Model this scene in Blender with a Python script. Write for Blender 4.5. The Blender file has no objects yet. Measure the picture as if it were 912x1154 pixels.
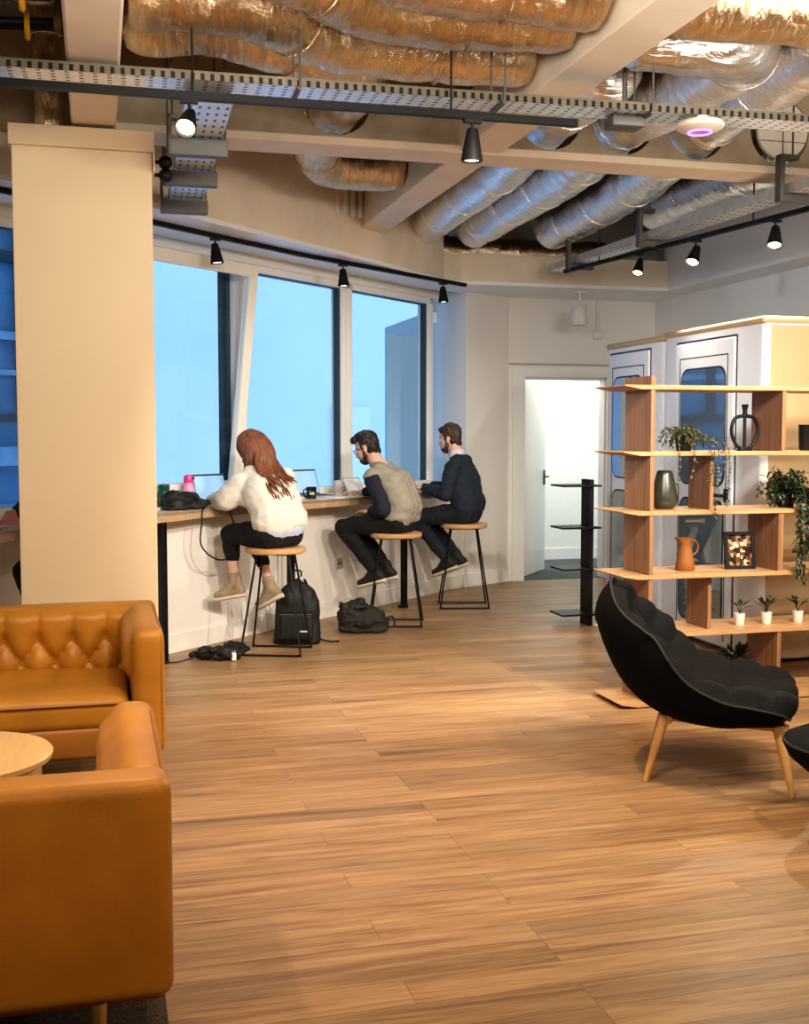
import bpy, bmesh, math, random
from mathutils import Vector, Matrix, Quaternion, noise
random.seed(7)
PI = math.pi
scn = bpy.context.scene
COL = scn.collection

# ------------------------------------------------------------------ helpers
def NB(): return bmesh.new()

def add_box(bm, c, s, rz=0.0, M=None):
    r = bmesh.ops.create_cube(bm, size=1.0)
    m = Matrix.Translation(Vector(c)) @ Matrix.Rotation(rz, 4, 'Z') @ Matrix.Diagonal((s[0], s[1], s[2], 1))
    if M is not None: m = M @ m
    bmesh.ops.transform(bm, matrix=m, verts=r['verts'])
    return r['verts']

def box2(bm, a, b):
    return add_box(bm, [(a[i]+b[i])/2 for i in range(3)], [abs(b[i]-a[i]) for i in range(3)])

def frames(pts):
    T = []
    n = len(pts)
    for i in range(n):
        a = pts[max(0, i-1)]; b = pts[min(n-1, i+1)]
        T.append((b-a).normalized() if (b-a).length > 1e-9 else Vector((0, 0, 1)))
    up = Vector((0, 0, 1)) if abs(T[0].z) < 0.9 else Vector((1, 0, 0))
    u = T[0].cross(up).normalized()
    out = []
    for i in range(n):
        u = (u - T[i]*u.dot(T[i]))
        u = u.normalized() if u.length > 1e-6 else T[i].orthogonal().normalized()
        out.append((u, T[i].cross(u)))
    return out

def add_tube(bm, pts, r, seg=8, closed=False, cap=True, sq=1.0):
    pts = [Vector(p) for p in pts]
    n = len(pts)
    rr = r if isinstance(r, (list, tuple)) else [r]*n
    fr = frames(pts)
    rings = []
    for i, p in enumerate(pts):
        u, v = fr[i]
        rings.append([bm.verts.new(p + u*math.cos(2*PI*k/seg)*rr[i] + v*math.sin(2*PI*k/seg)*rr[i]*sq) for k in range(seg)])
    m = n if closed else n-1
    for i in range(m):
        a = rings[i]; b = rings[(i+1) % n]
        for k in range(seg):
            bm.faces.new((a[k], a[(k+1) % seg], b[(k+1) % seg], b[k]))
    if cap and not closed:
        bm.faces.new(rings[0][::-1]); bm.faces.new(rings[-1])
    return rings

def smooth_path(pts, k=6):
    pts = [Vector(p) for p in pts]
    out = []
    for i in range(len(pts)-1):
        p0 = pts[max(0, i-1)]; p1 = pts[i]; p2 = pts[i+1]; p3 = pts[min(len(pts)-1, i+2)]
        for j in range(k):
            t = j/k
            out.append(0.5*((2*p1)+(p2-p0)*t+(2*p0-5*p1+4*p2-p3)*t*t+(3*p1-p0-3*p2+p3)*t**3))
    out.append(pts[-1])
    return out

def add_lathe(bm, prof, seg=24, c=(0, 0, 0), M=None):
    c = Vector(c)
    rings = []
    for r, z in prof:
        ring = []
        if r < 1e-6:
            ring = [bm.verts.new(c+Vector((0, 0, z)))]
        else:
            for k in range(seg):
                a = 2*PI*k/seg
                ring.append(bm.verts.new(c+Vector((r*math.cos(a), r*math.sin(a), z))))
        rings.append(ring)
    for a, b in zip(rings[:-1], rings[1:]):
        for k in range(seg):
            k2 = (k+1) % seg
            if len(a) == 1 and len(b) == 1: continue
            if len(a) == 1: bm.faces.new((a[0], b[k2], b[k]))
            elif len(b) == 1: bm.faces.new((a[k], a[k2], b[0]))
            else: bm.faces.new((a[k], a[k2], b[k2], b[k]))
    if len(rings[0]) > 1: bm.faces.new(rings[0][::-1])
    if len(rings[-1]) > 1: bm.faces.new(rings[-1])
    vs = [v for r in rings for v in r]
    if M is not None: bmesh.ops.transform(bm, matrix=M, verts=vs)
    return vs

def orient(p, d):
    """matrix placing local +Z along d at p"""
    d = Vector(d).normalized()
    return Matrix.Translation(Vector(p)) @ d.to_track_quat('Z', 'Y').to_matrix().to_4x4()

def capsule(bm, p0, r0, p1, r1, seg=12):
    p0 = Vector(p0); p1 = Vector(p1); d = p1-p0; L = d.length
    prof = []
    for k in range(0, 5):
        a = -PI/2 + k*PI/8
        prof.append((r0*math.cos(a) if k else 0, r0*math.sin(a)))
    for k in range(0, 5):
        a = k*PI/8
        prof.append((r1*math.cos(a) if k < 4 else 0, L + r1*math.sin(a)))
    return add_lathe(bm, prof, seg, M=orient(p0, d if L > 1e-6 else (0, 0, 1)))

def chain(bm, pts, rs, seg=12):
    for i in range(len(pts)-1): capsule(bm, pts[i], rs[i], pts[i+1], rs[i+1], seg)

def ellipsoid(bm, c, r, M=None, seg=16):
    res = bmesh.ops.create_uvsphere(bm, u_segments=seg, v_segments=max(8, seg//2+2), radius=1.0)
    m = Matrix.Translation(Vector(c)) @ (M.to_4x4() if M is not None else Matrix.Identity(4)) @ Matrix.Diagonal((r[0], r[1], r[2], 1))
    bmesh.ops.transform(bm, matrix=m, verts=res['verts'])
    return res['verts']

def add_prism(bm, poly, z0, z1):
    lo = [bm.verts.new((p[0], p[1], z0)) for p in poly]
    hi = [bm.verts.new((p[0], p[1], z1)) for p in poly]
    bm.faces.new(lo[::-1]); bm.faces.new(hi)
    n = len(poly)
    for i in range(n): bm.faces.new((lo[i], lo[(i+1) % n], hi[(i+1) % n], hi[i]))

def add_slab(bm, poly3, d):
    """prism from an arbitrary planar polygon, extruded by vector d"""
    d = Vector(d)
    a = [bm.verts.new(Vector(p)) for p in poly3]; b = [bm.verts.new(Vector(p)+d) for p in poly3]
    bm.faces.new(a[::-1]); bm.faces.new(b)
    n = len(a)
    for i in range(n): bm.faces.new((a[i], a[(i+1) % n], b[(i+1) % n], b[i]))

def rrect(w, h, r, n=5):
    """rounded rectangle outline (list of 2D) centred at 0"""
    out = []
    for cx, cy, a0 in ((w/2-r, h/2-r, 0), (-w/2+r, h/2-r, PI/2), (-w/2+r, -h/2+r, PI), (w/2-r, -h/2+r, 3*PI/2)):
        for k in range(n+1):
            a = a0+k*PI/2/n
            out.append((cx+r*math.cos(a), cy+r*math.sin(a)))
    return out

def rbox(bm, c, s, r=0.02, seg=3, M=None, rz=0):
    """rounded box"""
    b = NB(); add_box(b, (0, 0, 0), s)
    bmesh.ops.bevel(b, geom=b.edges[:], offset=min(r, min(s)*0.49), segments=seg, profile=0.5, affect='EDGES', clamp_overlap=True)
    m = Matrix.Translation(Vector(c)) @ Matrix.Rotation(rz, 4, 'Z')
    if M is not None: m = M @ m
    merge(bm, b, m)

def merge(bm, b, m=None):
    vm = {}
    for v in b.verts: vm[v] = bm.verts.new(m @ v.co if m is not None else v.co)
    for f in b.faces:
        try: bm.faces.new([vm[v] for v in f.verts])
        except ValueError: pass
    b.free()

def obj(name, bm, m, parent=None, smooth=True, bevel=0, angle=40, seg=2, label=None):
    bmesh.ops.recalc_face_normals(bm, faces=bm.faces[:])
    me = bpy.data.meshes.new(name); bm.to_mesh(me); bm.free()
    if smooth:
        for p in me.polygons: p.use_smooth = True
        me.set_sharp_from_angle(angle=math.radians(angle))
    me.materials.append(m)
    o = bpy.data.objects.new(name, me); COL.objects.link(o)
    if parent is not None: o.parent = parent
    if bevel:
        b = o.modifiers.new('bevel', 'BEVEL'); b.width = bevel; b.segments = seg; b.limit_method = 'ANGLE'; b.angle_limit = math.radians(40)
        b.harden_normals = False
    if label: o['label'] = label
    return o

def tag(o, label, cat, group=None, kind=None):
    o['label'] = label; o['category'] = cat
    if group: o['group'] = group
    if kind: o['kind'] = kind
    return o

def thing(name, label, cat, loc=(0, 0, 0), rz=0, group=None):
    o = bpy.data.objects.new(name, None); COL.objects.link(o)
    o.location = loc; o.rotation_euler = (0, 0, rz); o.empty_display_size = 0.1
    return tag(o, label, cat, group)

def struct(name, bm, m, parent=None, label=None, **k):
    o = obj(name, bm, m, parent, **k)
    if parent is None: o['kind'] = 'structure'
    if label and parent is None: o['label'] = label
    return o

def dup(root, loc, rz, label=None, group=None):
    r = root.copy(); COL.objects.link(r); r.location = loc; r.rotation_euler = (0, 0, rz)
    if label: r['label'] = label
    if group: r['group'] = group
    for ch in list(root.children):
        c = ch.copy(); COL.objects.link(c); c.parent = r
        for g in ch.children:
            d = g.copy(); COL.objects.link(d); d.parent = c
    return r

def remesh(bm, voxel, smooth=3):
    me = bpy.data.meshes.new('tmp'); bm.to_mesh(me); bm.free()
    o = bpy.data.objects.new('tmp', me); COL.objects.link(o)
    md = o.modifiers.new('r', 'REMESH'); md.mode = 'VOXEL'; md.voxel_size = voxel
    dg = bpy.context.evaluated_depsgraph_get(); dg.update()
    ev = o.evaluated_get(dg); me2 = ev.to_mesh()
    out = NB(); out.from_mesh(me2); ev.to_mesh_clear()
    bpy.data.objects.remove(o); bpy.data.meshes.remove(me)
    for _ in range(smooth):
        bmesh.ops.smooth_vert(out, verts=out.verts[:], factor=0.5, use_axis_x=True, use_axis_y=True, use_axis_z=True)
    return out

def wrinkle(bm, amp, scale, seed=0.0, dirs=(1, 1, 1)):
    bm.normal_update()
    for v in bm.verts:
        p = Vector((v.co.x*dirs[0], v.co.y*dirs[1], v.co.z*dirs[2]))*scale + Vector((seed, seed*1.7, 0))
        v.co += v.normal * (noise.noise(p)*amp + noise.noise(p*2.3)*amp*0.5)

# ------------------------------------------------------------------ materials
def mat(name, col, rough=0.5, metal=0.0, var=0.06, vscale=8, bump=0.0, bscale=60, stretch=(1, 1, 1), spec=0.5, coat=0.0, sheen=0.0, emit=None, estr=0):
    m = bpy.data.materials.new(name); m.use_nodes = True
    nt = m.node_tree; N = nt.nodes; L = nt.links
    p = N['Principled BSDF']
    p.inputs['Roughness'].default_value = rough; p.inputs['Metallic'].default_value = metal
    p.inputs['Specular IOR Level'].default_value = spec
    p.inputs['Coat Weight'].default_value = coat; p.inputs['Sheen Weight'].default_value = sheen
    tc = N.new('ShaderNodeTexCoord'); mp = N.new('ShaderNodeMapping'); mp.inputs['Scale'].default_value = stretch
    L.new(tc.outputs['Object'], mp.inputs['Vector'])
    nz = N.new('ShaderNodeTexNoise'); nz.inputs['Scale'].default_value = vscale; nz.inputs['Detail'].default_value = 4
    L.new(mp.outputs['Vector'], nz.inputs['Vector'])
    rp = N.new('ShaderNodeValToRGB')
    rp.color_ramp.elements[0].position = 0.3; rp.color_ramp.elements[1].position = 0.7
    rp.color_ramp.elements[0].color = [c*(1-var) for c in col]+[1]
    rp.color_ramp.elements[1].color = [min(1, c*(1+var)) for c in col]+[1]
    L.new(nz.outputs['Fac'], rp.inputs['Fac']); L.new(rp.outputs['Color'], p.inputs['Base Color'])
    if bump:
        nb = N.new('ShaderNodeTexNoise'); nb.inputs['Scale'].default_value = bscale; nb.inputs['Detail'].default_value = 5
        L.new(mp.outputs['Vector'], nb.inputs['Vector'])
        bp = N.new('ShaderNodeBump'); bp.inputs['Strength'].default_value = bump; bp.inputs['Distance'].default_value = 0.01
        L.new(nb.outputs['Fac'], bp.inputs['Height']); L.new(bp.outputs['Normal'], p.inputs['Normal'])
    if emit:
        p.inputs['Emission Color'].default_value = list(emit)+[1]; p.inputs['Emission Strength'].default_value = estr
    return m

def wood(name, c0, c1, rough=0.45, stretch=(2, 30, 30), scale=1.6, spec=0.4):
    m = mat(name, c0, rough, spec=spec)
    nt = m.node_tree; N = nt.nodes
    mp = [n for n in N if n.type == 'MAPPING'][0]; mp.inputs['Scale'].default_value = stretch
    nz = [n for n in N if n.type == 'TEX_NOISE'][0]; nz.inputs['Scale'].default_value = scale; nz.inputs['Detail'].default_value = 8; nz.inputs['Distortion'].default_value = 0.6
    rp = [n for n in N if n.type == 'VALTORGB'][0]
    rp.color_ramp.elements[0].color = list(c1)+[1]; rp.color_ramp.elements[1].color = list(c0)+[1]
    return m

def floor_mat():
    m = bpy.data.materials.new('oak_planks'); m.use_nodes = True
    nt = m.node_tree; N = nt.nodes; L = nt.links; p = N['Principled BSDF']
    tc = N.new('ShaderNodeTexCoord')
    br = N.new('ShaderNodeTexBrick')
    br.inputs['Scale'].default_value = 1; br.inputs['Brick Width'].default_value = 1.25; br.inputs['Row Height'].default_value = 0.135
    br.inputs['Mortar Size'].default_value = 0.0011; br.inputs['Mortar Smooth'].default_value = 0.2; br.inputs['Bias'].default_value = 0
    br.offset = 0.37; br.offset_frequency = 3
    br.inputs['Color1'].default_value = (0, 0, 0, 1); br.inputs['Color2'].default_value = (1, 1, 1, 1); br.inputs['Mortar'].default_value = (0.4, 0.4, 0.4, 1)
    L.new(tc.outputs['Object'], br.inputs['Vector'])
    # each plank shifts the grain so neighbours differ
    mp = N.new('ShaderNodeMapping'); mp.inputs['Scale'].default_value = (0.8, 13.0, 1)
    L.new(tc.outputs['Object'], mp.inputs['Vector'])
    add = N.new('ShaderNodeVectorMath'); add.operation = 'MULTIPLY_ADD'
    L.new(br.outputs['Color'], add.inputs[0]); add.inputs[1].default_value = (13, 31, 7); L.new(mp.outputs['Vector'], add.inputs[2])
    n1 = N.new('ShaderNodeTexNoise'); n1.inputs['Scale'].default_value = 1.9; n1.inputs['Detail'].default_value = 8; n1.inputs['Roughness'].default_value = 0.62; n1.inputs['Distortion'].default_value = 0.9
    L.new(add.outputs[0], n1.inputs['Vector'])
    n2 = N.new('ShaderNodeTexNoise'); n2.inputs['Scale'].default_value = 9; n2.inputs['Detail'].default_value = 4
    L.new(add.outputs[0], n2.inputs['Vector'])
    r1 = N.new('ShaderNodeValToRGB'); e = r1.color_ramp.elements
    e[0].position = 0.3; e[0].color = (0.24, 0.135, 0.062, 1); e[1].position = 0.72; e[1].color = (0.56, 0.375, 0.205, 1)
    k = e.new(0.48); k.color = (0.42, 0.258, 0.13, 1)
    L.new(n1.outputs['Fac'], r1.inputs['Fac'])
    mx = N.new('ShaderNodeMix'); mx.data_type = 'RGBA'; mx.blend_type = 'MULTIPLY'; mx.inputs['Factor'].default_value = 0.42
    r2 = N.new('ShaderNodeValToRGB'); r2.color_ramp.elements[0].position = 0.35; r2.color_ramp.elements[0].color = (0.6, 0.55, 0.5, 1); r2.color_ramp.elements[1].position = 0.6
    L.new(n2.outputs['Fac'], r2.inputs['Fac'])
    L.new(r1.outputs['Color'], mx.inputs['A']); L.new(r2.outputs['Color'], mx.inputs['B'])
    mx2 = N.new('ShaderNodeMix'); mx2.data_type = 'RGBA'; mx2.blend_type = 'MULTIPLY'; mx2.inputs['Factor'].default_value = 0.3
    L.new(mx.outputs['Result'], mx2.inputs['A']); L.new(br.outputs['Color'], mx2.inputs['B'])
    mx3 = N.new('ShaderNodeMix'); mx3.data_type = 'RGBA'; mx3.inputs['B'].default_value = (0.10, 0.05, 0.02, 1)
    ml = N.new('ShaderNodeMath'); ml.operation = 'MULTIPLY'; ml.inputs[1].default_value = 0.7
    L.new(br.outputs['Fac'], ml.inputs[0]); L.new(ml.outputs[0], mx3.inputs['Factor'])
    L.new(mx2.outputs['Result'], mx3.inputs['A']); L.new(mx3.outputs['Result'], p.inputs['Base Color'])
    p.inputs['Roughness'].default_value = 0.42; p.inputs['Specular IOR Level'].default_value = 0.45
    bp = N.new('ShaderNodeBump'); bp.inputs['Strength'].default_value = 0.08; bp.inputs['Distance'].default_value = 0.004
    L.new(n1.outputs['Fac'], bp.inputs['Height']); L.new(bp.outputs['Normal'], p.inputs['Normal'])
    return m

def foil_mat(name='warm_lit_foil', base=(0.86, 0.83, 0.78), rough=0.22, strength=0.5, stretch=(3.5, 0.8, 0.8)):
    m = bpy.data.materials.new(name); m.use_nodes = True
    nt = m.node_tree; N = nt.nodes; L = nt.links; p = N['Principled BSDF']
    p.inputs['Metallic'].default_value = 1.0; p.inputs['Roughness'].default_value = rough
    p.inputs['Base Color'].default_value = list(base)+[1]
    tc = N.new('ShaderNodeTexCoord')
    mp = N.new('ShaderNodeMapping'); mp.inputs['Scale'].default_value = stretch
    L.new(tc.outputs['Object'], mp.inputs['Vector'])
    nz = N.new('ShaderNodeTexNoise'); nz.inputs['Scale'].default_value = 7; nz.inputs['Detail'].default_value = 7; nz.inputs['Roughness'].default_value = 0.62; nz.inputs['Distortion'].default_value = 0.7
    L.new(mp.outputs['Vector'], nz.inputs['Vector'])
    n2 = N.new('ShaderNodeTexNoise'); n2.inputs['Scale'].default_value = 3.2; n2.inputs['Detail'].default_value = 2
    L.new(tc.outputs['Object'], n2.inputs['Vector'])
    ad = N.new('ShaderNodeMath'); ad.operation = 'MULTIPLY_ADD'; ad.inputs[1].default_value = 0.8
    L.new(n2.outputs['Fac'], ad.inputs[0]); L.new(nz.outputs['Fac'], ad.inputs[2])
    bp = N.new('ShaderNodeBump'); bp.inputs['Strength'].default_value = strength; bp.inputs['Distance'].default_value = 0.03
    L.new(ad.outputs[0], bp.inputs['Height']); L.new(bp.outputs['Normal'], p.inputs['Normal'])
    return m

def perf_mat(name, base=(0.62, 0.64, 0.66), nx=22, ny=22, hole=0.32, axes=(0, 1)):
    """galvanised sheet with rows of dark slots"""
    m = mat(name, base, 0.35, 0.6, var=0.1, vscale=14)
    nt = m.node_tree; N = nt.nodes; L = nt.links; p = N['Principled BSDF']
    src = p.inputs['Base Color'].links[0].from_socket
    tc = [n for n in N if n.type == 'TEX_COORD'][0]
    sp = N.new('ShaderNodeSeparateXYZ'); L.new(tc.outputs['Object'], sp.inputs[0])
    prods = []
    for ax, fq, h in ((axes[0], nx, hole), (axes[1], ny, hole*1.25)):
        a = N.new('ShaderNodeMath'); a.operation = 'MULTIPLY'; a.inputs[1].default_value = fq; L.new(sp.outputs[ax], a.inputs[0])
        b = N.new('ShaderNodeMath'); b.operation = 'FRACT'; L.new(a.outputs[0], b.inputs[0])
        c = N.new('ShaderNodeMath'); c.operation = 'LESS_THAN'; c.inputs[1].default_value = h; L.new(b.outputs[0], c.inputs[0])
        prods.append(c)
    d = N.new('ShaderNodeMath'); d.operation = 'MULTIPLY'; L.new(prods[0].outputs[0], d.inputs[0]); L.new(prods[1].outputs[0], d.inputs[1])
    mx = N.new('ShaderNodeMix'); mx.data_type = 'RGBA'; mx.inputs['B'].default_value = (0.02, 0.018, 0.015, 1)
    L.new(d.outputs[0], mx.inputs['Factor']); L.new(src, mx.inputs['A']); L.new(mx.outputs['Result'], p.inputs['Base Color'])
    return m

def glass_mat():
    m = bpy.data.materials.new('window_glass'); m.use_nodes = True
    nt = m.node_tree; N = nt.nodes; L = nt.links
    for n in list(N):
        if n.type == 'BSDF_PRINCIPLED': N.remove(n)
    out = [n for n in N if n.type == 'OUTPUT_MATERIAL'][0]
    t = N.new('ShaderNodeBsdfTransparent'); t.inputs['Color'].default_value = (0.95, 0.98, 1, 1)
    g = N.new('ShaderNodeBsdfGlossy'); g.inputs['Roughness'].default_value = 0.02
    lw = N.new('ShaderNodeLayerWeight'); lw.inputs['Blend'].default_value = 0.5
    pw = N.new('ShaderNodeMath'); pw.operation = 'POWER'; pw.inputs[1].default_value = 5; L.new(lw.outputs['Facing'], pw.inputs[0])
    fr = N.new('ShaderNodeMath'); fr.operation = 'MULTIPLY_ADD'; fr.inputs[1].default_value = 0.6; fr.inputs[2].default_value = 0.02; L.new(pw.outputs[0], fr.inputs[0])
    mx = N.new('ShaderNodeMixShader')
    L.new(fr.outputs[0], mx.inputs[0]); L.new(t.outputs[0], mx.inputs[1]); L.new(g.outputs[0], mx.inputs[2]); L.new(mx.outputs[0], out.inputs['Surface'])
    return m

def grad_mat(name, stops, axis=2, lo=0.0, hi=1.0, rough=0.3, spec=0.5):
    m = mat(name, (0.5, 0.5, 0.5), rough, spec=spec)
    nt = m.node_tree; N = nt.nodes; L = nt.links; p = N['Principled BSDF']
    tc = [n for n in N if n.type == 'TEX_COORD'][0]
    sp = N.new('ShaderNodeSeparateXYZ'); L.new(tc.outputs['Object'], sp.inputs[0])
    mr = N.new('ShaderNodeMapRange'); mr.inputs['From Min'].default_value = lo; mr.inputs['From Max'].default_value = hi
    L.new(sp.outputs[axis], mr.inputs['Value'])
    rp = N.new('ShaderNodeValToRGB'); e = rp.color_ramp.elements
    e[0].position = stops[0][0]; e[0].color = list(stops[0][1])+[1]; e[1].position = stops[-1][0]; e[1].color = list(stops[-1][1])+[1]
    for s in stops[1:-1]:
        k = e.new(s[0]); k.color = list(s[1])+[1]
    L.new(mr.outputs[0], rp.inputs['Fac']); L.new(rp.outputs['Color'], p.inputs['Base Color'])
    return m

M = {}
M['floor'] = floor_mat()
M['wall'] = mat('white_paint', (0.80, 0.78, 0.74), 0.6, var=0.015, vscale=3, bump=0.02, bscale=200)
M['wall_low'] = mat('low_wall_paint', (0.80, 0.76, 0.70), 0.6, var=0.03, vscale=3, bump=0.02, bscale=200)
M['cream'] = mat('cream_paint', (0.80, 0.63, 0.41), 0.6, var=0.02, vscale=2, bump=0.03, bscale=160)
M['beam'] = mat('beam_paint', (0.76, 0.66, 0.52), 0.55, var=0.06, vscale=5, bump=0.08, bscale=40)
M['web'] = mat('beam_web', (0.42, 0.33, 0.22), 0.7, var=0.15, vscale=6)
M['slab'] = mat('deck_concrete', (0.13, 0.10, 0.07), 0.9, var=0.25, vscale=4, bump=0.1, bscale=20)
M['trim'] = mat('white_gloss_trim', (0.84, 0.83, 0.80), 0.35, var=0.01)
M['winframe'] = mat('window_frame_paint', (0.82, 0.78, 0.70), 0.35, var=0.015)
M['gasket'] = mat('dark_gasket', (0.03, 0.05, 0.065), 0.4)
M['glass'] = glass_mat()
M['foil'] = foil_mat(base=(0.78, 0.62, 0.42), rough=0.17, strength=0.8)  # silver foil, with warm reflections of floor and lamps put into its colour
M['foil2'] = foil_mat('silver_foil', (0.95, 0.95, 0.95), 0.18, 0.6, (0.8, 3.2, 0.8))
M['galv'] = mat('galvanised_steel', (0.60, 0.60, 0.58), 0.4, 0.7, var=0.12, vscale=20)
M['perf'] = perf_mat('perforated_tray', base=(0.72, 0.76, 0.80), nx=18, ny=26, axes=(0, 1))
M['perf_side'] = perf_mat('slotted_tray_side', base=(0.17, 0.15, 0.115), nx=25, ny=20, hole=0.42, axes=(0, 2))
M['perf_y'] = perf_mat('perforated_tray_deep', base=(0.80, 0.84, 0.88), nx=26, ny=10, hole=0.3, axes=(0, 1))
M['dgalv'] = mat('dull_bracket_steel', (0.12, 0.115, 0.105), 0.5, 0.5, var=0.1)
M['black'] = mat('black_metal', (0.007, 0.007, 0.008), 0.45, var=0.1, spec=0.3)
M['blackrail'] = mat('black_track', (0.006, 0.006, 0.006), 0.5, spec=0.25)
M['lens'] = mat('lamp_lens', (1, 0.9, 0.75), 0.4, emit=(1, 0.82, 0.55), estr=14)
M['lens_dim'] = mat('lamp_lens_soft', (1, 0.92, 0.8), 0.4, emit=(1, 0.9, 0.75), estr=5)
M['oak'] = wood('oak_seat', (0.62, 0.40, 0.20), (0.48, 0.28, 0.12))
M['ctop'] = wood('counter_top', (0.74, 0.66, 0.55), (0.66, 0.57, 0.46), 0.3)
M['cedge'] = wood('counter_edge', (0.56, 0.40, 0.24), (0.42, 0.28, 0.15), 0.45)
M['shelf'] = wood('shelf_oak', (0.54, 0.33, 0.16), (0.36, 0.20, 0.09), 0.4)
M['shelfv'] = wood('shaded_upright_oak', (0.33, 0.18, 0.09), (0.20, 0.10, 0.05), 0.45, stretch=(26, 26, 1.4))  # darker than the boards: shade on their left faces put into the colour
M['table'] = wood('table_veneer', (0.74, 0.50, 0.24), (0.62, 0.38, 0.16), 0.3, stretch=(18, 2, 18))
M['legwood'] = wood('chair_leg_oak', (0.66, 0.39, 0.15), (0.50, 0.27, 0.09), 0.4, stretch=(14, 14, 2))
M['leather'] = mat('tan_leather', (0.45, 0.195, 0.022), 0.42, var=0.14, vscale=5, bump=0.12, bscale=220, spec=0.45)
M['leather_d'] = mat('tan_leather_dark', (0.33, 0.13, 0.018), 0.5, var=0.1, vscale=6)
M['brass'] = mat('brushed_brass', (0.55, 0.36, 0.12), 0.35, 0.9)
M['rug'] = mat('dark_flecked_rug', (0.07, 0.05, 0.035), 0.95, var=0.9, vscale=160, bump=0.6, bscale=180)
M['fabric'] = mat('charcoal_fabric', (0.012, 0.0125, 0.014), 0.9, var=0.25, vscale=90, bump=0.1, bscale=300, spec=0.2)
M['shell'] = mat('black_shell_fabric', (0.004, 0.004, 0.0045), 0.9, var=0.2, vscale=90, spec=0.15)
M['piping'] = mat('grey_piping', (0.022, 0.024, 0.027), 0.7)
M['pod'] = mat('white_pod_laminate', (0.80, 0.82, 0.84), 0.3, var=0.01)
M['podside'] = mat('cream_pod_side', (0.50, 0.37, 0.21), 0.4, var=0.02)
M['podglass'] = mat('dark_reflective_glass', (0.42, 0.52, 0.58), 0.03, 0.75, var=0.02)
M['seam'] = mat('dark_seam', (0.02, 0.025, 0.03), 0.5)
M['leaf'] = mat('dark_green_leaf', (0.022, 0.036, 0.014), 0.45, var=0.5, vscale=30)
M['leaf2'] = mat('olive_leaf', (0.09, 0.10, 0.045), 0.5, var=0.5, vscale=40)
M['stemm'] = mat('plant_stem', (0.05, 0.045, 0.02), 0.6)
M['potw'] = mat('white_ceramic', (0.78, 0.74, 0.68), 0.35, var=0.03)
M['soil'] = mat('dark_soil', (0.03, 0.02, 0.012), 0.95)
M['vase'] = mat('olive_glazed_vase', (0.040, 0.040, 0.026), 0.28, var=0.25, vscale=6, spec=0.6)
M['terra'] = mat('terracotta', (0.25, 0.09, 0.016), 0.6, var=0.1)
M['carpet'] = mat('grey_carpet', (0.085, 0.10, 0.10), 0.95, var=0.4, vscale=60, bump=0.3, bscale=150)
M['roomwall'] = mat('pale_room_paint', (0.85, 0.86, 0.80), 0.6, var=0.01)
M['skin'] = mat('skin', (0.60, 0.36, 0.26), 0.5, var=0.06, vscale=12)
M['skin2'] = mat('fair_skin', (0.66, 0.42, 0.32), 0.5, var=0.06, vscale=12)
M['lips'] = mat('lip', (0.42, 0.17, 0.14), 0.5)
M['eyew'] = mat('eye', (0.75, 0.72, 0.70), 0.2)
M['eyeb'] = mat('iris', (0.03, 0.02, 0.015), 0.2)
M['hair_d'] = mat('dark_brown_hair', (0.022, 0.014, 0.010), 0.45, var=0.4, vscale=50, bump=0.5, bscale=90, stretch=(1, 1, 0.3))
M['hair_m'] = mat('brown_hair', (0.05, 0.03, 0.018), 0.45, var=0.4, vscale=50, bump=0.5, bscale=90)
M['hair_r'] = mat('auburn_hair', (0.19, 0.070, 0.030), 0.4, var=0.55, vscale=14, bump=0.5, bscale=60, stretch=(5, 5, 0.7))
M['knit_w'] = mat('cream_knit', (0.68, 0.64, 0.56), 0.85, var=0.04, vscale=20, bump=0.2, bscale=120, sheen=0.2)
M['blue_sh'] = mat('pale_blue_shirt', (0.48, 0.56, 0.72), 0.8, var=0.05)
M['knit_g'] = mat('taupe_knit', (0.30, 0.275, 0.225), 0.85, var=0.08, vscale=20, bump=0.2, bscale=120)
M['navy'] = mat('navy_knit', (0.010, 0.014, 0.026), 0.85, var=0.2, vscale=20, bump=0.15, bscale=120)
M['navy2'] = mat('dark_navy_wool', (0.012, 0.020, 0.035), 0.85, var=0.2, vscale=20, bump=0.15, bscale=120)
M['collar'] = mat('pale_collar', (0.62, 0.58, 0.66), 0.8)
M['trouser'] = mat('black_trousers', (0.005, 0.005, 0.006), 0.9, var=0.3, vscale=20)
M['jeans'] = mat('dark_jeans', (0.010, 0.014, 0.022), 0.9, var=0.4, vscale=25)
M['boot'] = mat('taupe_suede', (0.30, 0.23, 0.15), 0.85, var=0.12, vscale=25)
M['sole'] = mat('pale_rubber_sole', (0.62, 0.56, 0.46), 0.6)
M['sneak'] = mat('black_trainer', (0.014, 0.013, 0.012), 0.7, var=0.2)
M['bagk'] = mat('black_nylon', (0.012, 0.012, 0.012), 0.6, var=0.4, vscale=14, bump=0.25, bscale=40, spec=0.4)
M['bago'] = mat('dark_olive_canvas', (0.014, 0.013, 0.010), 0.75, var=0.3, vscale=12, bump=0.3, bscale=40)
M['label'] = mat('pale_label', (0.6, 0.6, 0.6), 0.6)
M['steel'] = mat('laptop_grey', (0.50, 0.52, 0.55), 0.35, 0.6)
M['screen'] = mat('laptop_screen', (0.30, 0.48, 0.70), 0.15, var=0.08, vscale=9, emit=(0.30, 0.55, 0.9), estr=0.45)
M['kbd'] = mat('dark_keys', (0.03, 0.03, 0.035), 0.5)
M['pink'] = grad_mat('pink_to_blue_bottle', [(0.0, (0.35, 0.55, 0.85)), (0.4, (0.62, 0.55, 0.80)), (0.75, (0.90, 0.30, 0.50)), (1, (0.92, 0.20, 0.40))], 2, 0.0, 0.2, 0.25)
M['pinkcap'] = mat('hot_pink_plastic', (0.80, 0.05, 0.25), 0.35)
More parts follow.
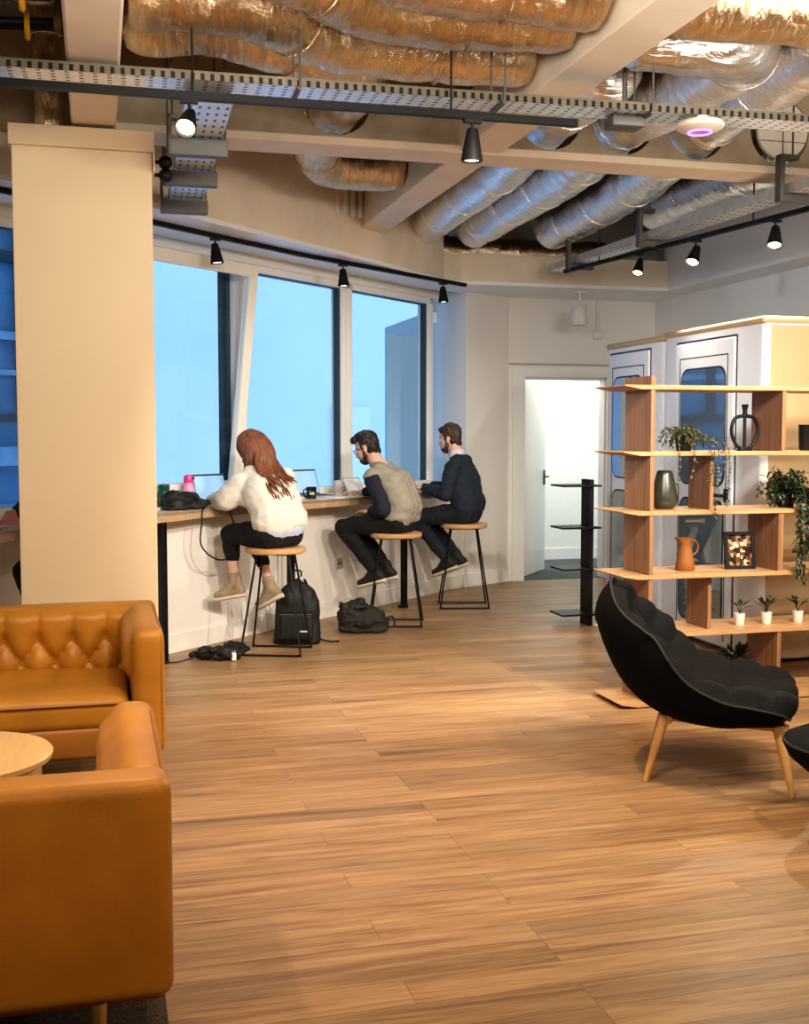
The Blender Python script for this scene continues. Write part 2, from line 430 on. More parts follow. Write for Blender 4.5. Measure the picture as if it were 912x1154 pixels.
M['green'] = mat('dark_green_plastic', (0.012, 0.085, 0.050), 0.3, var=0.2)
M['green_l'] = mat('pale_green_plastic', (0.25, 0.45, 0.33), 0.35)
M['mug'] = mat('black_mug', (0.010, 0.010, 0.010), 0.25)
M['paper'] = mat('paper', (0.80, 0.80, 0.82), 0.8, var=0.02)
M['rose'] = mat('pink_paper', (0.78, 0.36, 0.34), 0.8, var=0.08)
M['amber'] = mat('tumbler_glass', (0.62, 0.55, 0.52), 0.1, var=0.05, spec=0.7)
M['outlet'] = mat('grey_outlet', (0.42, 0.40, 0.37), 0.5)
M['speaker'] = mat('white_speaker', (0.74, 0.72, 0.66), 0.5)
M['apw'] = mat('white_access_point', (0.74, 0.66, 0.54), 0.5)
M['violet'] = mat('violet_led', (0.2, 0.1, 0.6), 0.4, emit=(0.35, 0.15, 1.0), estr=3.0)
M['yellow'] = mat('yellow_clip', (0.80, 0.45, 0.02), 0.5)
M['facade'] = mat('pale_blue_render', (0.57, 0.62, 0.74), 0.8, var=0.035, vscale=0.35)
M['facade2'] = mat('pale_panel', (0.64, 0.68, 0.78), 0.8, var=0.02, vscale=0.5)
M['bluebld'] = mat('blue_glazed_facade', (0.10, 0.24, 0.36), 0.5, var=0.35, vscale=0.8)
M['bluelt'] = mat('pale_blue_band', (0.25, 0.42, 0.55), 0.5, var=0.3, vscale=2)

# ------------------------------------------------------------------ camera (912x1154 frame)
cd = bpy.data.cameras.new('camera'); cam = bpy.data.objects.new('camera', cd); COL.objects.link(cam)
cam.location = (0, 0, 1.5)
cam.rotation_euler = (math.radians(90-3.916), 0, math.radians(-14.904))
cd.sensor_fit = 'HORIZONTAL'; cd.sensor_width = 36; cd.lens = 1300/912*36; cd.clip_end = 200
scn.camera = cam

# ------------------------------------------------------------------ the room
U = Vector((0.7335, 0.6797, 0)); NI = Vector((0.6797, -0.7335, 0))     # along the window wall; into the room
def Lw(s, out=0.0):                       # a floor point on the low window wall, `out` metres towards the street
    p = Vector((0.414, 7.893, 0)) + U*s - NI*out
    return (p.x, p.y)
CEIL = 2.85; SLAB = 3.8

b = NB(); add_prism(b, [(-4.2, -4.2), (5.6, -4.2), (5.6, 10.97), (4.0, 10.97), Lw(4.1), Lw(-6.0), (-4.2, 3.5)], -0.12, 0.0)
struct('floor', b, M['floor'], smooth=False, label='oak plank floor running across the lounge')
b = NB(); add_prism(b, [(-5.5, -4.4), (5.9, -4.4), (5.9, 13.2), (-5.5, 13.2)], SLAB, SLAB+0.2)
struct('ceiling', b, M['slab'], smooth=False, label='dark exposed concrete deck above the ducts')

# low wall under the windows, wall above the windows, right hand end pier
b = NB(); add_prism(b, [Lw(-6.0), Lw(4.12), Lw(4.12, 0.45), Lw(-6.0, 0.45)], 0, 1.0)
struct('wall_window', b, M['wall_low'], smooth=False, label='low cream wall below the windows')
b = NB(); add_prism(b, [Lw(-6.0, 0.2), Lw(4.12, 0.2), Lw(4.12, 0.45), Lw(-6.0, 0.45)], 2.78, SLAB)
struct('wall_upper', b, M['wall'], smooth=False)
b = NB(); add_prism(b, [(3.45, 10.66), (4.0, 10.97), (4.0, 11.5), (3.2, 11.5), (3.335, 10.95)], 0, SLAB)
struct('wall_pier', b, M['wall'], smooth=False, label='white wall pier right of the windows')
b = NB(); add_prism(b, [Lw(-4.7, 0.1), Lw(-6.0, 0.1), Lw(-6.0, 0.45), Lw(-4.7, 0.45)], 1.0, 2.78)
struct('wall_corner', b, M['wall'], smooth=False)
# door wall with opening x 4.17..5.07, z 0..2.06
b = NB()
box2(b, (3.99, 10.97, 0), (4.15, 11.12, 2.07)); box2(b, (5.09, 10.97, 0), (5.75, 11.12, 2.07)); box2(b, (3.99, 10.97, 2.07), (5.75, 11.12, SLAB))
struct('wall_far', b, M['wall'], smooth=False)
b = NB(); box2(b, (5.6, -4.2, 0), (5.8, 10.97, SLAB)); struct('wall_right', b, M['wall'], smooth=False)
b = NB(); box2(b, (-4.4, -4.2, 0), (-4.2, 3.6, SLAB)); struct('wall_left', b, M['wall'], smooth=False)
b = NB(); box2(b, (-4.4, -4.4, 0), (5.8, -4.2, SLAB)); struct('wall_back', b, M['wall'], smooth=False)

# baseboards and architrave
b = NB(); add_prism(b, [Lw(-6.0, -0.014), Lw(4.1, -0.014), Lw(4.1, 0.01), Lw(-6.0, 0.01)], 0, 0.13)
struct('baseboard_window', b, M['wall_low'], bevel=0.004, smooth=False)
b = NB(); add_slab(b, [(3.44, 10.655, 0), (3.448, 10.64, 0), (4.0, 10.952, 0), (4.0, 10.97, 0)], (0, 0, 0.13))
struct('baseboard_pier', b, M['trim'], smooth=False)
b = NB()
box2(b, (4.04, 10.94, 0), (4.17, 10.99, 2.17)); box2(b, (5.07, 10.94, 0), (5.20, 10.99, 2.17)); box2(b, (4.17, 10.942, 2.06), (5.07, 10.988, 2.17))
box2(b, (4.15, 10.99, 0), (4.185, 11.13, 2.06)); box2(b, (5.055, 10.99, 0), (5.09, 11.13, 2.06)); box2(b, (4.15, 10.99, 2.04), (5.09, 11.13, 2.07))
struct('trim_door', b, M['trim'], bevel=0.004, smooth=False)
b = NB(); box2(b, (4.0, 10.955, 2.185), (5.6, 10.975, 2.20)); struct('trim_line', b, M['outlet'], smooth=False)

# room beyond the door
b = NB(); box2(b, (3.2, 10.97, -0.12), (6.4, 13.2, 0.0)); struct('floor_beyond', b, M['carpet'], smooth=False, label='grey carpet in the room beyond the door')
b = NB(); box2(b, (3.2, 12.75, 0), (6.4, 12.9, 2.6)); struct('wall_beyond', b, M['roomwall'], smooth=False)
b = NB(); box2(b, (3.75, 11.5, 0), (3.9, 12.75, 2.6)); box2(b, (6.2, 11.12, 0), (6.35, 12.75, 2.6)); struct('wall_beyond_side', b, M['roomwall'], smooth=False)
b = NB(); box2(b, (3.2, 11.13, 2.6), (6.4, 12.9, 2.7)); struct('ceiling_beyond', b, M['roomwall'], smooth=False)
b = NB(); box2(b, (3.9, 12.735, 0), (6.2, 12.752, 0.13)); struct('baseboard_beyond', b, M['trim'], smooth=False)
# the door leaf swung into that room
dr = bpy.data.objects.new('door_1', None); COL.objects.link(dr); dr.location = (4.2, 11.13, 0); dr.rotation_euler = (0, 0, math.radians(51)); dr['kind'] = 'structure'; dr['label'] = 'white door standing open into the room beyond'
b = NB(); box2(b, (0, 0, 0.008), (0.84, 0.044, 2.03)); obj('leaf', b, M['trim'], dr, smooth=False, bevel=0.003)
b = NB(); rbox(b, (0.78, -0.008, 1.02), (0.035, 0.016, 0.16), 0.004); add_tube(b, [(0.78, -0.016, 1.03), (0.78, -0.055, 1.03), (0.66, -0.058, 1.03)], 0.010, 8)
obj('door_handle', b, M['dgalv'], dr)
for z in (0.25, 1.02, 1.8):
    b = NB(); add_tube(b, [(-0.004, -0.006, z-0.05), (-0.004, -0.006, z+0.05)], 0.010, 8); obj('hinge', b, M['dgalv'], dr)
t = thing('wall_sensor', 'small white sensor high on the wall of the room beyond', 'sensor', (4.80, 12.735, 2.06))
b = NB(); rbox(b, (0, -0.02, 0), (0.07, 0.04, 0.09), 0.012); obj('casing', b, M['trim'], t)
b = NB(); ellipsoid(b, (0, -0.042, -0.012), (0.022, 0.012, 0.022)); obj('dome', b, M['outlet'], t)

# column by the sofa: part of the building
b = NB(); box2(b, (-0.375, 5.95, 0), (0.287, 6.38, 2.885)); struct('wall_column', b, M['cream'], smooth=False, bevel=0.004, label='square cream column behind the tan sofa')
b = NB(); box2(b, (-0.388, 5.93, 2.885), (0.300, 6.40, 2.985)); box2(b, (0.29, 5.93, 2.79), (0.302, 6.40, 2.90)); struct('trim_column', b, M['cream'], smooth=False, bevel=0.004)

# bulkhead around the perimeter: soffit + fascia
fas = [(-3.6, 3.4), (-0.48, 6.60), (0.364, 7.21), (0.811, 7.68), (1.447, 8.32), (2.141, 9.03), (3.03, 10.02)]
far = [(3.03, 10.02), (3.221, 10.10), (5.05, 10.10)]
b = NB()
for p, q in zip(fas[:-1], fas[1:]):
    d = (Vector(q)-Vector(p)).normalized(); n = Vector((-d.y, d.x))*0.06
    C3 = CEIL+0.03; add_slab(b, [(p[0], p[1], C3), (q[0], q[1], C3), (q[0]+n.x, q[1]+n.y, C3), (p[0]+n.x, p[1]+n.y, C3)], (0, 0, SLAB-C3))
struct('trim_bulkhead_window', b, M['beam'], smooth=False, label='plaster bulkhead face above the windows')
b = NB()
add_slab(b, [(3.0, 10.02, C3), (3.221, 10.10, C3), (3.221, 10.16, C3), (3.0, 10.10, C3)], (0, 0, 0.25))
box2(b, (3.221, 10.10, C3), (5.28, 10.16, C3+0.25))
struct('trim_bulkhead_far', b, M['beam'], smooth=False)
b = NB(); box2(b, (5.28, -4.2, CEIL+0.03), (5.34, 10.16, SLAB)); struct('trim_bulkhead_right', b, M['wall'], smooth=False)
b = NB()
for p, q in zip(fas[:-1], fas[1:]):
    def wl(a):                                  # straight across to the wall above the windows
        s_ = (a[0]-0.414)*U.x+(a[1]-7.893)*U.y; return Lw(s_, 0.3)
    add_prism(b, [p, q, wl(q), wl(p)], CEIL, CEIL+0.03)
add_prism(b, [(3.03, 10.02), (3.221, 10.10), (5.28, 10.10), (5.28, 10.98), (4.0, 10.98), wl((3.03, 10.02))], CEIL, CEIL+0.03)
box2(b, (5.28, -4.2, CEIL), (5.6, 10.98, CEIL+0.03))
struct('trim_soffit', b, M['trim'], smooth=False, label='white lowered soffit along the windows and right wall')

# beams
b = NB(); box2(b, (-0.095, -4.2, 3.0), (0.118, 6.42, 3.28)); struct('trim_beam_left', b, M['beam'], smooth=False, bevel=0.012, label='cream ceiling beam running to the column')
b = NB(); box2(b, (2.03, -4.2, 3.10), (2.27, 10.05, 3.40)); struct('trim_beam_right', b, M['beam'], smooth=False, bevel=0.012, label='pale ceiling beam running towards the far wall')
HOLES = [1.33, 2.62, 3.09, 3.58, 4.15, 4.62]
b = NB(); box2(b, (0.05, 6.38, 3.09), (5.28, 6.66, 3.135)); box2(b, (0.05, 6.38, 3.66), (5.28, 6.66, 3.70))
struct('trim_beam_flange', b, M['beam'], smooth=False, bevel=0.006, label='cream flange of the cross beam')
b = NB()
vs = [b.verts.new(p) for p in ((0.05, 0, 3.135), (5.28, 0, 3.135), (5.28, 0, 3.66), (0.05, 0, 3.66))]
ed = [b.edges.new((vs[i], vs[(i+1) % 4])) for i in range(4)]
for hx in HOLES:
    ring = [b.verts.new((hx+0.205*math.cos(2*PI*k/28), 0, 3.375+0.205*math.sin(2*PI*k/28))) for k in range(28)]
    ed += [b.edges.new((ring[k], ring[(k+1) % 28])) for k in range(28)]
bmesh.ops.triangle_fill(b, edges=ed, use_beauty=True)
bmesh.ops.translate(b, verts=b.verts[:], vec=(0, 6.51, 0))
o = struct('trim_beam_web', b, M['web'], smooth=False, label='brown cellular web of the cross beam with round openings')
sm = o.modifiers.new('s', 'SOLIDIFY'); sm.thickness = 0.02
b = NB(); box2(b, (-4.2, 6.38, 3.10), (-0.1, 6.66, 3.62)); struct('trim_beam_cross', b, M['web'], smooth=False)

# windows
SB = [-4.57, -3.16, -1.75, -0.34, 1.07, 2.48, 3.9]
WA = math.atan2(U.y, U.x)
Z0, Z1 = 1.0, 2.78
for i in range(6):
    s0, s1 = SB[i], SB[i+1]
    c = Lw((s0+s1)/2, 0.25); w = s1-s0
    r = bpy.data.objects.new('window_%d' % (i+1), None); COL.objects.link(r); r.location = (c[0], c[1], Z0); r.rotation_euler = (0, 0, WA)
    r['kind'] = 'structure'; h = Z1-Z0
    r['label'] = ['street window', 'street window', 'street window left of the column', 'tilted open window beside the column', 'fixed middle window', 'fixed right hand window'][i]
    b = NB()                                # outer frame (local x along wall, +y towards street)
    for x0, x1 in ((-w/2, -w/2+0.068), (w/2-0.068, w/2)): box2(b, (x0, -0.04, 0), (x1, 0.09, h))
    box2(b, (-w/2, -0.04, 0), (w/2, 0.09, 0.05)); box2(b, (-w/2, -0.04, h-0.055), (w/2, 0.09, h))
    obj('window_frame', b, M['trim'], r, smooth=False, bevel=0.004)
    if i == 3:                             # the tilted sash: hinged along its sill, leaning into the room
        sa = bpy.data.objects.new('sash', None); COL.objects.link(sa); sa.parent = r
        sa.location = (0, -0.045, 0.06); sa.rotation_euler = (math.radians(7.0), 0, 0)
        b = NB(); sw = w-0.12; sh = h-0.10
        for x0, x1 in ((-sw/2, -sw/2+0.085), (sw/2-0.085, sw/2)): box2(b, (x0, -0.03, 0), (x1, 0.03, sh))
        box2(b, (-sw/2+0.085, -0.03, 0), (sw/2-0.085, 0.03, 0.085)); box2(b, (-sw/2+0.085, -0.03, sh-0.09), (sw/2-0.085, 0.03, sh))
        obj('sash_frame', b, M['winframe'], sa, smooth=False, bevel=0.004)
        b = NB(); box2(b, (-sw/2+0.085, -0.004, 0.085), (sw/2-0.085, 0.004, sh-0.09)); obj('pane', b, M['glass'], sa, smooth=False)
        b = NB(); box2(b, (w/2-0.11, 0.0, 0.05), (w/2-0.066, 0.05, h-0.055)); box2(b, (w/2-0.16, 0.02, 0.05), (w/2-0.14, 0.04, h-0.055)); obj('gasket', b, M['gasket'], r, smooth=False)
    else:
        b = NB(); box2(b, (-w/2+0.068, 0.025, 0.05), (w/2-0.068, 0.035, h-0.055)); obj('pane', b, M['glass'], r, smooth=False)
        b = NB(); box2(b, (w/2-0.068-0.022, -0.005, 0.05), (w/2-0.066, 0.05, h-0.055)); box2(b, (-w/2, -0.005, h-0.063), (w/2-0.068, 0.05, h-0.052)); obj('gasket', b, M['gasket'], r, smooth=False)

# what stands across the street
P = Lw(6.0, 5.0); Q = Lw(-8.2, 8.0)
def Ow(s, out): return Lw(s, out)
t = thing('pale_building', 'pale blue rendered building across the street, filling the right hand windows', 'building')
b = NB(); add_prism(b, [Ow(6.4, 7), Ow(30, 7), Ow(30, 9), Ow(6.4, 9)], -10, 16); obj('wall', b, M['facade'], t, smooth=False)
for s, z0, z1, w in ((11.6, -10, 2.0, 1.2), (16.2, -10, 1.7, 0.8), (17.0, -10, 2.2, 1.4), (18.4, -10, 6, 3.0)):
    b = NB(); add_prism(b, [Ow(s, 6.94), Ow(s+w, 6.94), Ow(s+w, 7.05), Ow(s, 7.05)], z0, z1); obj('panel', b, M['facade2'], t, smooth=False)
t = thing('glazed_building', 'dark blue glazed building seen through the window left of the column', 'building')
b = NB(); add_prism(b, [Ow(-20, 12), Ow(10.5, 12), Ow(10.5, 14), Ow(-20, 14)], -10, 16); obj('wall', b, M['bluebld'], t, smooth=False)
for z, h, mm in ((3.2, 0.15, 'bluelt'), (2.55, 0.1, 'bluelt'), (0.9, 0.35, 'bluelt'), (-0.2, 0.4, 'bluelt'), (-1.0, 0.2, 'gasket'), (1.7, 0.15, 'gasket'), (4.6, 0.2, 'gasket')):
    b = NB(); add_prism(b, [Ow(-20, 11.9), Ow(10.5, 11.9), Ow(10.5, 12.05), Ow(-20, 12.05)], z, z+h); obj('floor_band', b, M[mm], t, smooth=False)
for k in range(10):
    s = 0.6+k*1.0
    b = NB(); add_prism(b, [Ow(s, 11.85), Ow(s+0.18, 11.85), Ow(s+0.18, 12.05), Ow(s, 12.05)], 1.9, 16); obj('mullion', b, M['gasket'], t, smooth=False)
b = NB(); add_prism(b, [Ow(-60, -1), Ow(60, -1), Ow(60, 40), Ow(-60, 40)][::-1], -10.2, -10.0)
o = struct('ground_street', b, M['facade2'], smooth=False)
# ------------------------------------------------------------------ services under the ceiling
def resample(pts, step):
    pts = [Vector(p) for p in pts]; out = [pts[0]]; acc = 0.0
    for a, b_ in zip(pts[:-1], pts[1:]):
        L = (b_-a).length
        if L < 1e-9: continue
        d = step-acc
        while d <= L:
            out.append(a+(b_-a)*(d/L)); d += step
        acc = L-(d-step)
    if (out[-1]-pts[-1]).length > step*0.3: out.append(pts[-1])
    return out

def duct(label, pts, r=0.165, m='foil', seed=0.0, ring=0.75, hang=True, capround=True):
    path = resample(smooth_path(pts, 10), 0.03)
    c = sum(path, Vector())/len(path); c.z = min(p.z for p in path)-r
    root = thing('foil_duct', label, 'duct', c, 0, 'foil wrapped ventilation ducts')
    lp = [p-c for p in path]; n = len(lp); rr = []; per = max(4, int(ring/0.03))
    for i in range(n):
        k = i % per; d = min(k, per-k)
        x = r*(1+0.05*noise.noise(Vector((i*0.09, seed, 0))))
        x -= 0.009*math.exp(-(d/1.3)**2)
        if capround:
            e = min(i, n-1-i)*0.03
            if e < 0.05: x *= 0.86+0.14*(e/0.05)
        rr.append(x)
    b = NB(); add_tube(b, lp, rr, 30)
    bmesh.ops.recalc_face_normals(b, faces=b.faces[:])
    wrinkle(b, 0.010, 6.0, seed)
    wrinkle(b, 0.004, 22.0, seed+3)
    obj('duct_skin', b, M[m], root, angle=70)
    fr = frames(lp)
    for i in range(per, n-4, per):
        b = NB(); u, v = fr[i]
        add_tube(b, [lp[i]+(u*math.cos(2*PI*k/24)+v*math.sin(2*PI*k/24))*(rr[i]+0.010) for k in range(24)], 0.005, 6, closed=True)
        obj('band', b, M[m], root)
    if hang:
        for i in range(per//2, n-2, per*2):
            b = NB(); add_tube(b, [lp[i]+Vector((0, 0, r*0.9)), Vector((lp[i].x, lp[i].y, SLAB-c.z+0.01))], 0.006, 6); obj('hanger', b, M['dgalv'], root)
    return root

zc = 3.29
duct('lowest warm lit foil duct by the left beam, bending back through the cross beam', [(0.15, 5.26, zc), (0.5, 5.20, zc), (0.95, 5.36, zc-.02), (1.22, 5.62, zc), (1.33, 6.0, zc+.03), (1.33, 6.5, zc+.06), (1.34, 7.1, zc+.03), (1.45, 7.52, zc-0.02), (1.7, 7.66, zc-.02), (2.02, 7.64, zc)], 0.15, seed=1)
duct('wavy warm lit foil duct second from the slotted tray, ending at the pale beam', [(0.15, 4.89, zc), (0.55, 4.89, zc+.01), (0.75, 4.97, zc), (1.0, 5.17, zc-.01), (1.3, 5.25, zc), (1.7, 5.24, zc), (2.0, 5.24, zc)], seed=2)
duct('wavy warm lit foil duct third from the slotted tray, left of the pale beam', [(0.15, 4.57, zc+.02), (0.6, 4.47, zc+.02), (0.85, 4.54, zc), (1.05, 4.70, zc), (1.3, 4.79, zc), (1.6, 4.76, zc), (2.0, 4.73, zc)], seed=3)
duct('foil duct at the top edge of the picture, left of the pale beam', [(0.15, 4.10, zc+.03), (0.8, 4.20, zc+.02), (1.1, 4.34, zc), (1.4, 4.43, zc), (1.7, 4.43, zc), (2.0, 4.42, zc)], seed=4)
duct('warm lit foil duct at the top right, farthest forward beyond the pale beam', [(2.30, 4.41, zc), (2.6, 4.39, zc), (2.95, 4.36, zc), (3.9, 4.30, zc)], seed=5)
zf = 3.315
duct('foil duct that leaves the pale beam and elbows back through the cross beam', [(2.30, 4.80, zc), (2.6, 4.81, zc), (2.85, 4.85, zc), (3.0, 5.05, zc+.02), (3.04, 5.5, zc+.05), (3.09, 6.2, zf+.06), (3.09, 6.6, zf+.06), (3.16, 7.4, zf), (3.22, 9.0, zf), (3.25, 9.85, zf)], 0.18, 'foil2', seed=6)
duct('silver foil duct leftmost of those crossing the far bay', [(2.50, 5.40, zc+.03), (2.56, 5.75, zc+.05), (2.60, 6.1, zf+.06), (2.62, 6.6, zf+.06), (2.68, 7.4, zf), (2.74, 8.8, zf), (2.78, 9.85, zf)], 0.175, 'foil2', seed=7)
duct('silver foil duct coming in from the right edge over the access point', [(3.35, 4.75, zc+.05), (3.40, 5.3, zc+.06), (3.52, 6.0, zf+.06), (3.58, 6.55, zf+.06), (3.70, 7.3, zf), (3.86, 8.4, zf), (3.95, 9.75, zf)], 0.185, 'foil2', seed=8)
duct('short silver foil duct nearest the right hand cable tray', [(5.0, 6.92, zc+.04), (4.66, 7.00, zc+.05), (4.44, 7.32, zf+.02), (4.42, 8.1, zf+.02), (4.48, 8.8, zf+.02)], 0.18, 'foil2', seed=9)
duct('foil duct lying along the far bulkhead behind the silver ducts', [(2.95, 10.38, 3.20), (3.3, 10.40, 3.19), (4.1, 10.42, 3.19), (4.8, 10.42, 3.2)], 0.14, seed=10, hang=False)
duct('foil duct left of the cream beam at the top left corner', [(-1.8, 4.28, zc), (-1.0, 4.36, zc), (-0.14, 4.40, zc)], seed=11)
duct('dull foil duct left of the cream beam above the slotted tray', [(-1.8, 4.72, zc-.01), (-1.0, 4.78, zc-.01), (-0.14, 4.80, zc)], 0.13, seed=12)
duct('upright foil pipe above the top of the column', [(-0.20, 6.14, 2.99), (-0.205, 6.15, 3.3), (-0.21, 6.16, 3.75)], 0.075, seed=13, ring=0.25, hang=False)
# dark pipes with yellow clips, top left
for j, (y, z) in enumerate(((4.62, 3.12), (4.98, 3.13))):
    t = thing('cable_bundle', ['black cable bundle with yellow clips, nearer the top left corner', 'black cable bundle with yellow clips, just above the slotted tray'][j], 'cable', (-0.9, y, z), 0, 'cable bundles at the top left')
    b = NB()
    for q in range(3): add_tube(b, smooth_path([(-0.9, 0.03*q-.03, 0.012*(q % 2)), (-0.2, 0.03*q-.03, 0.02), (0.3, 0.03*q-.02, -0.005), (0.76, 0.03*q-.03, 0.015)], 8), 0.016, 8)
    obj('cable', b, M['black'], t)
    for x in (0.30, 0.50, 0.66):
        b = NB(); add_tube(b, [(x, 0.055*math.cos(2*PI*k/14), 0.045*math.sin(2*PI*k/14)) for k in range(14)], 0.012, 6, closed=True); obj('clip', b, M['yellow'], t)
    for x in (-0.5, 0.4):
        b = NB(); add_tube(b, [(x, 0, 0.04), (x, 0, SLAB-z)], 0.006, 6); obj('hanger', b, M['dgalv'], t)

# slotted cable tray across the room
t = thing('cable_tray', 'perforated steel cable tray crossing the whole room above the black track', 'cable tray', (1.4, 4.97, 2.95), math.radians(-1.6))
b = NB(); box2(b, (-2.9, -0.085, 0), (3.1, 0.085, 0.003)); obj('tray_floor', b, M['perf'], t, smooth=False)
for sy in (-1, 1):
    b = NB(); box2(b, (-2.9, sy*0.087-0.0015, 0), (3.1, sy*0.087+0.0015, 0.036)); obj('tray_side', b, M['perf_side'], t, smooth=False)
for x in (-2.0, -0.55, 0.35, 1.05, 2.1):
    b = NB(); add_tube(b, [(x, -0.10, -0.008), (x, 0.10, -0.008)], 0.010, 6); add_tube(b, [(x, 0.10, -0.008), (x, 0.10, SLAB-2.95)], 0.005, 6); add_tube(b, [(x, -0.10, -0.008), (x, -0.10, SLAB-2.95)], 0.005, 6)
    obj('hanger', b, M['dgalv'], t, smooth=False)
b = NB(); rbox(b, (0.97, 0.03, -0.03), (0.16, 0.11, 0.05), 0.008); add_tube(b, [(0.97, 0.03, 0), (0.97, 0.03, 0.25)], 0.012, 6); obj('bracket_plate', b, M['dgalv'], t)

# cable tray running towards the window
t = thing('cable_tray', 'perforated cable tray in bolted steel brackets right of the column', 'cable tray', (0.48, 5.04, 2.88), math.radians(-1.6))
b = NB(); box2(b, (-0.10, -0.05, 0.0), (0.10, 2.24, 0.003)); obj('tray_floor', b, M['perf_y'], t, smooth=False)
for sx in (-1, 1):
    b = NB(); box2(b, (sx*0.10-0.002, -0.05, 0), (sx*0.10+0.002, 2.24, 0.05)); obj('tray_side', b, M['galv'], t, smooth=False)
for y in (0.55, 1.22, 2.0):
    b = NB(); box2(b, (-0.145, y-0.03, -0.085), (0.125, y+0.03, -0.008)); box2(b, (-0.15, y-0.03, -0.085), (-0.135, y+0.03, 0.10)); box2(b, (-0.15, y-0.03, 0.08), (-0.11, y+0.03, 0.10))
    add_tube(b, [(-0.13, y, 0.09), (-0.13, y, SLAB-2.89)], 0.006, 6); add_tube(b, [(0.115, y, -0.02), (0.115, y, SLAB-2.89)], 0.006, 6)
    obj('bracket', b, M['dgalv'], t, smooth=False, bevel=0.003)

# cable tray along the right hand side
t = thing('cable_tray', 'perforated cable tray on the right, on hooked grey brackets over the track', 'cable tray', (4.06, 8.0, 2.94), math.radians(1.9))
b = NB(); box2(b, (-0.075, -3.6, 0.0), (0.075, 1.75, 0.003)); obj('tray_floor', b, M['perf_y'], t, smooth=False)
for sx in (-1, 1):
    b = NB(); box2(b, (sx*0.076-0.002, -3.6, 0), (sx*0.076+0.002, 1.75, 0.06)); obj('tray_side', b, M['galv'], t, smooth=False)
b = NB(); add_tube(b, [(-0.02, -3.6, 0.03), (-0.02, 1.80, 0.03)], 0.022, 8); add_tube(b, [(0.03, -3.6, 0.025), (0.03, 1.8, 0.025)], 0.02, 8); obj('cable', b, M['black'], t)
for y in (-1.75, 0.0, 1.25):
    b = NB(); box2(b, (-0.11, y-0.03, -0.05), (0.11, y+0.03, -0.004)); box2(b, (-0.13, y-0.03, -0.05), (-0.10, y+0.03, 0.22)); box2(b, (-0.13, y-0.03, 0.20), (0.0, y+0.03, 0.23)); add_tube(b, [(-0.03, y, 0.22), (-0.03, y, SLAB-2.95)], 0.007, 6)
    obj('bracket', b, M['dgalv'], t, smooth=False, bevel=0.004)

# lighting tracks
def rail(label, pts, w=0.034, h=0.03):
    c = Vector(pts[0])
    t = thing('lighting_track', label, 'lighting track', c)
    b = NB()
    for p, q in zip(pts[:-1], pts[1:]):
        p = Vector(p)-c; q = Vector(q)-c; d = (q-p).normalized(); n = Vector((-d.y, d.x, 0))*w/2
        add_slab(b, [p+n, q+n, q-n, p-n], (0, 0, h))
    obj('track_body', b, M['blackrail'], t, smooth=False)
    return t
tr = rail('long black lighting track across the room below the slotted tray', [(-1.9, 4.866, 2.85), (2.074, 4.832, 2.85)])
for x in (0.9, 2.3, 3.4):
    b = NB(); add_tube(b, [(x, -0.01, 0.03), (x, -0.01, SLAB-2.85)], 0.005, 6); obj('hanger', b, M['black'], tr)
rail('black lighting track under the white soffit along the windows', [(-1.9, 5.47, 2.82), (-0.49, 6.81, 2.82), (0.383, 7.61, 2.82), (1.51, 8.68, 2.82), (3.247, 10.06, 2.82)])
tr = rail('black lighting track running along the right hand cable tray', [(3.915, 9.34, 2.87), (4.285, 6.36, 2.87), (4.60, 3.9, 2.87)])
for k in (0.1, 0.45, 0.8):
    b = NB(); p = Vector((0.685*k, -5.44*k, 0.03)); add_tube(b, [p, p+Vector((0, 0, SLAB-2.90))], 0.005, 6); obj('hanger', b, M['black'], tr)

def spot(label, loc, aim, group, sc=1.0, power=0, col=(1, 0.75, 0.45), cone=70, lens='lens', drop=0.07, blend=0.5):
    """a cone shaped track spot hanging from loc, lens pointing along aim"""
    t = thing('track_spotlight', label, 'spotlight', loc, 0, group)
    aim = Vector(aim).normalized()
    b = NB(); box2(b, (-0.035*sc, -0.014, -0.016), (0.035*sc, 0.014, 0.0)); obj('adapter', b, M['blackrail'], t, smooth=False)
    b = NB(); add_tube(b, [(0, 0, 0), (0, 0, -drop*sc)], 0.006*sc, 8); obj('stem', b, M['blackrail'], t)
    p = Vector((0, 0, -drop*sc)); m = orient(p-aim*0.035*sc, aim)
    b = NB(); add_lathe(b, [(0.0, 0), (0.020*sc, 0.0), (0.024*sc, 0.01*sc), (0.044*sc, 0.125*sc), (0.040*sc, 0.127*sc), (0.034*sc, 0.11*sc), (0, 0.11*sc)], 20, M=m); obj('lamp_head', b, M['blackrail'], t)
    b = NB(); add_lathe(b, [(0, 0.112*sc), (0.035*sc, 0.1125*sc), (0.028*sc, 0.121*sc), (0, 0.124*sc)], 20, M=m); obj('lens', b, M[lens], t)
    if power:
        ld = bpy.data.lights.new('spot_beam', 'SPOT'); ld.energy = power; ld.color = col; ld.spot_size = math.radians(cone); ld.spot_blend = blend; ld.shadow_soft_size = 0.03
        lo = bpy.data.objects.new('spot_beam', ld); COL.objects.link(lo)
        lo.location = Vector(loc)+p+aim*0.105*sc; lo.rotation_euler = aim.to_track_quat('-Z', 'Y').to_euler()
    return t
WARM = (1.0, 0.66, 0.34); NEUT = (1.0, 0.86, 0.68)
spot('black spotlight on the long track, glowing downwards left of the pale beam', (1.59, 4.836, 2.85), (0, 0.05, -1), 'spotlights on the long track', 1.1, 150, WARM, 80)
spot('black spotlight on the long track by the column, glaring towards the viewer', (0.385, 4.846, 2.85), (-0.25, -0.75, -0.75), 'spotlights on the long track', 1.0, 70, WARM, 70)
WS = 'spotlights over the windows'
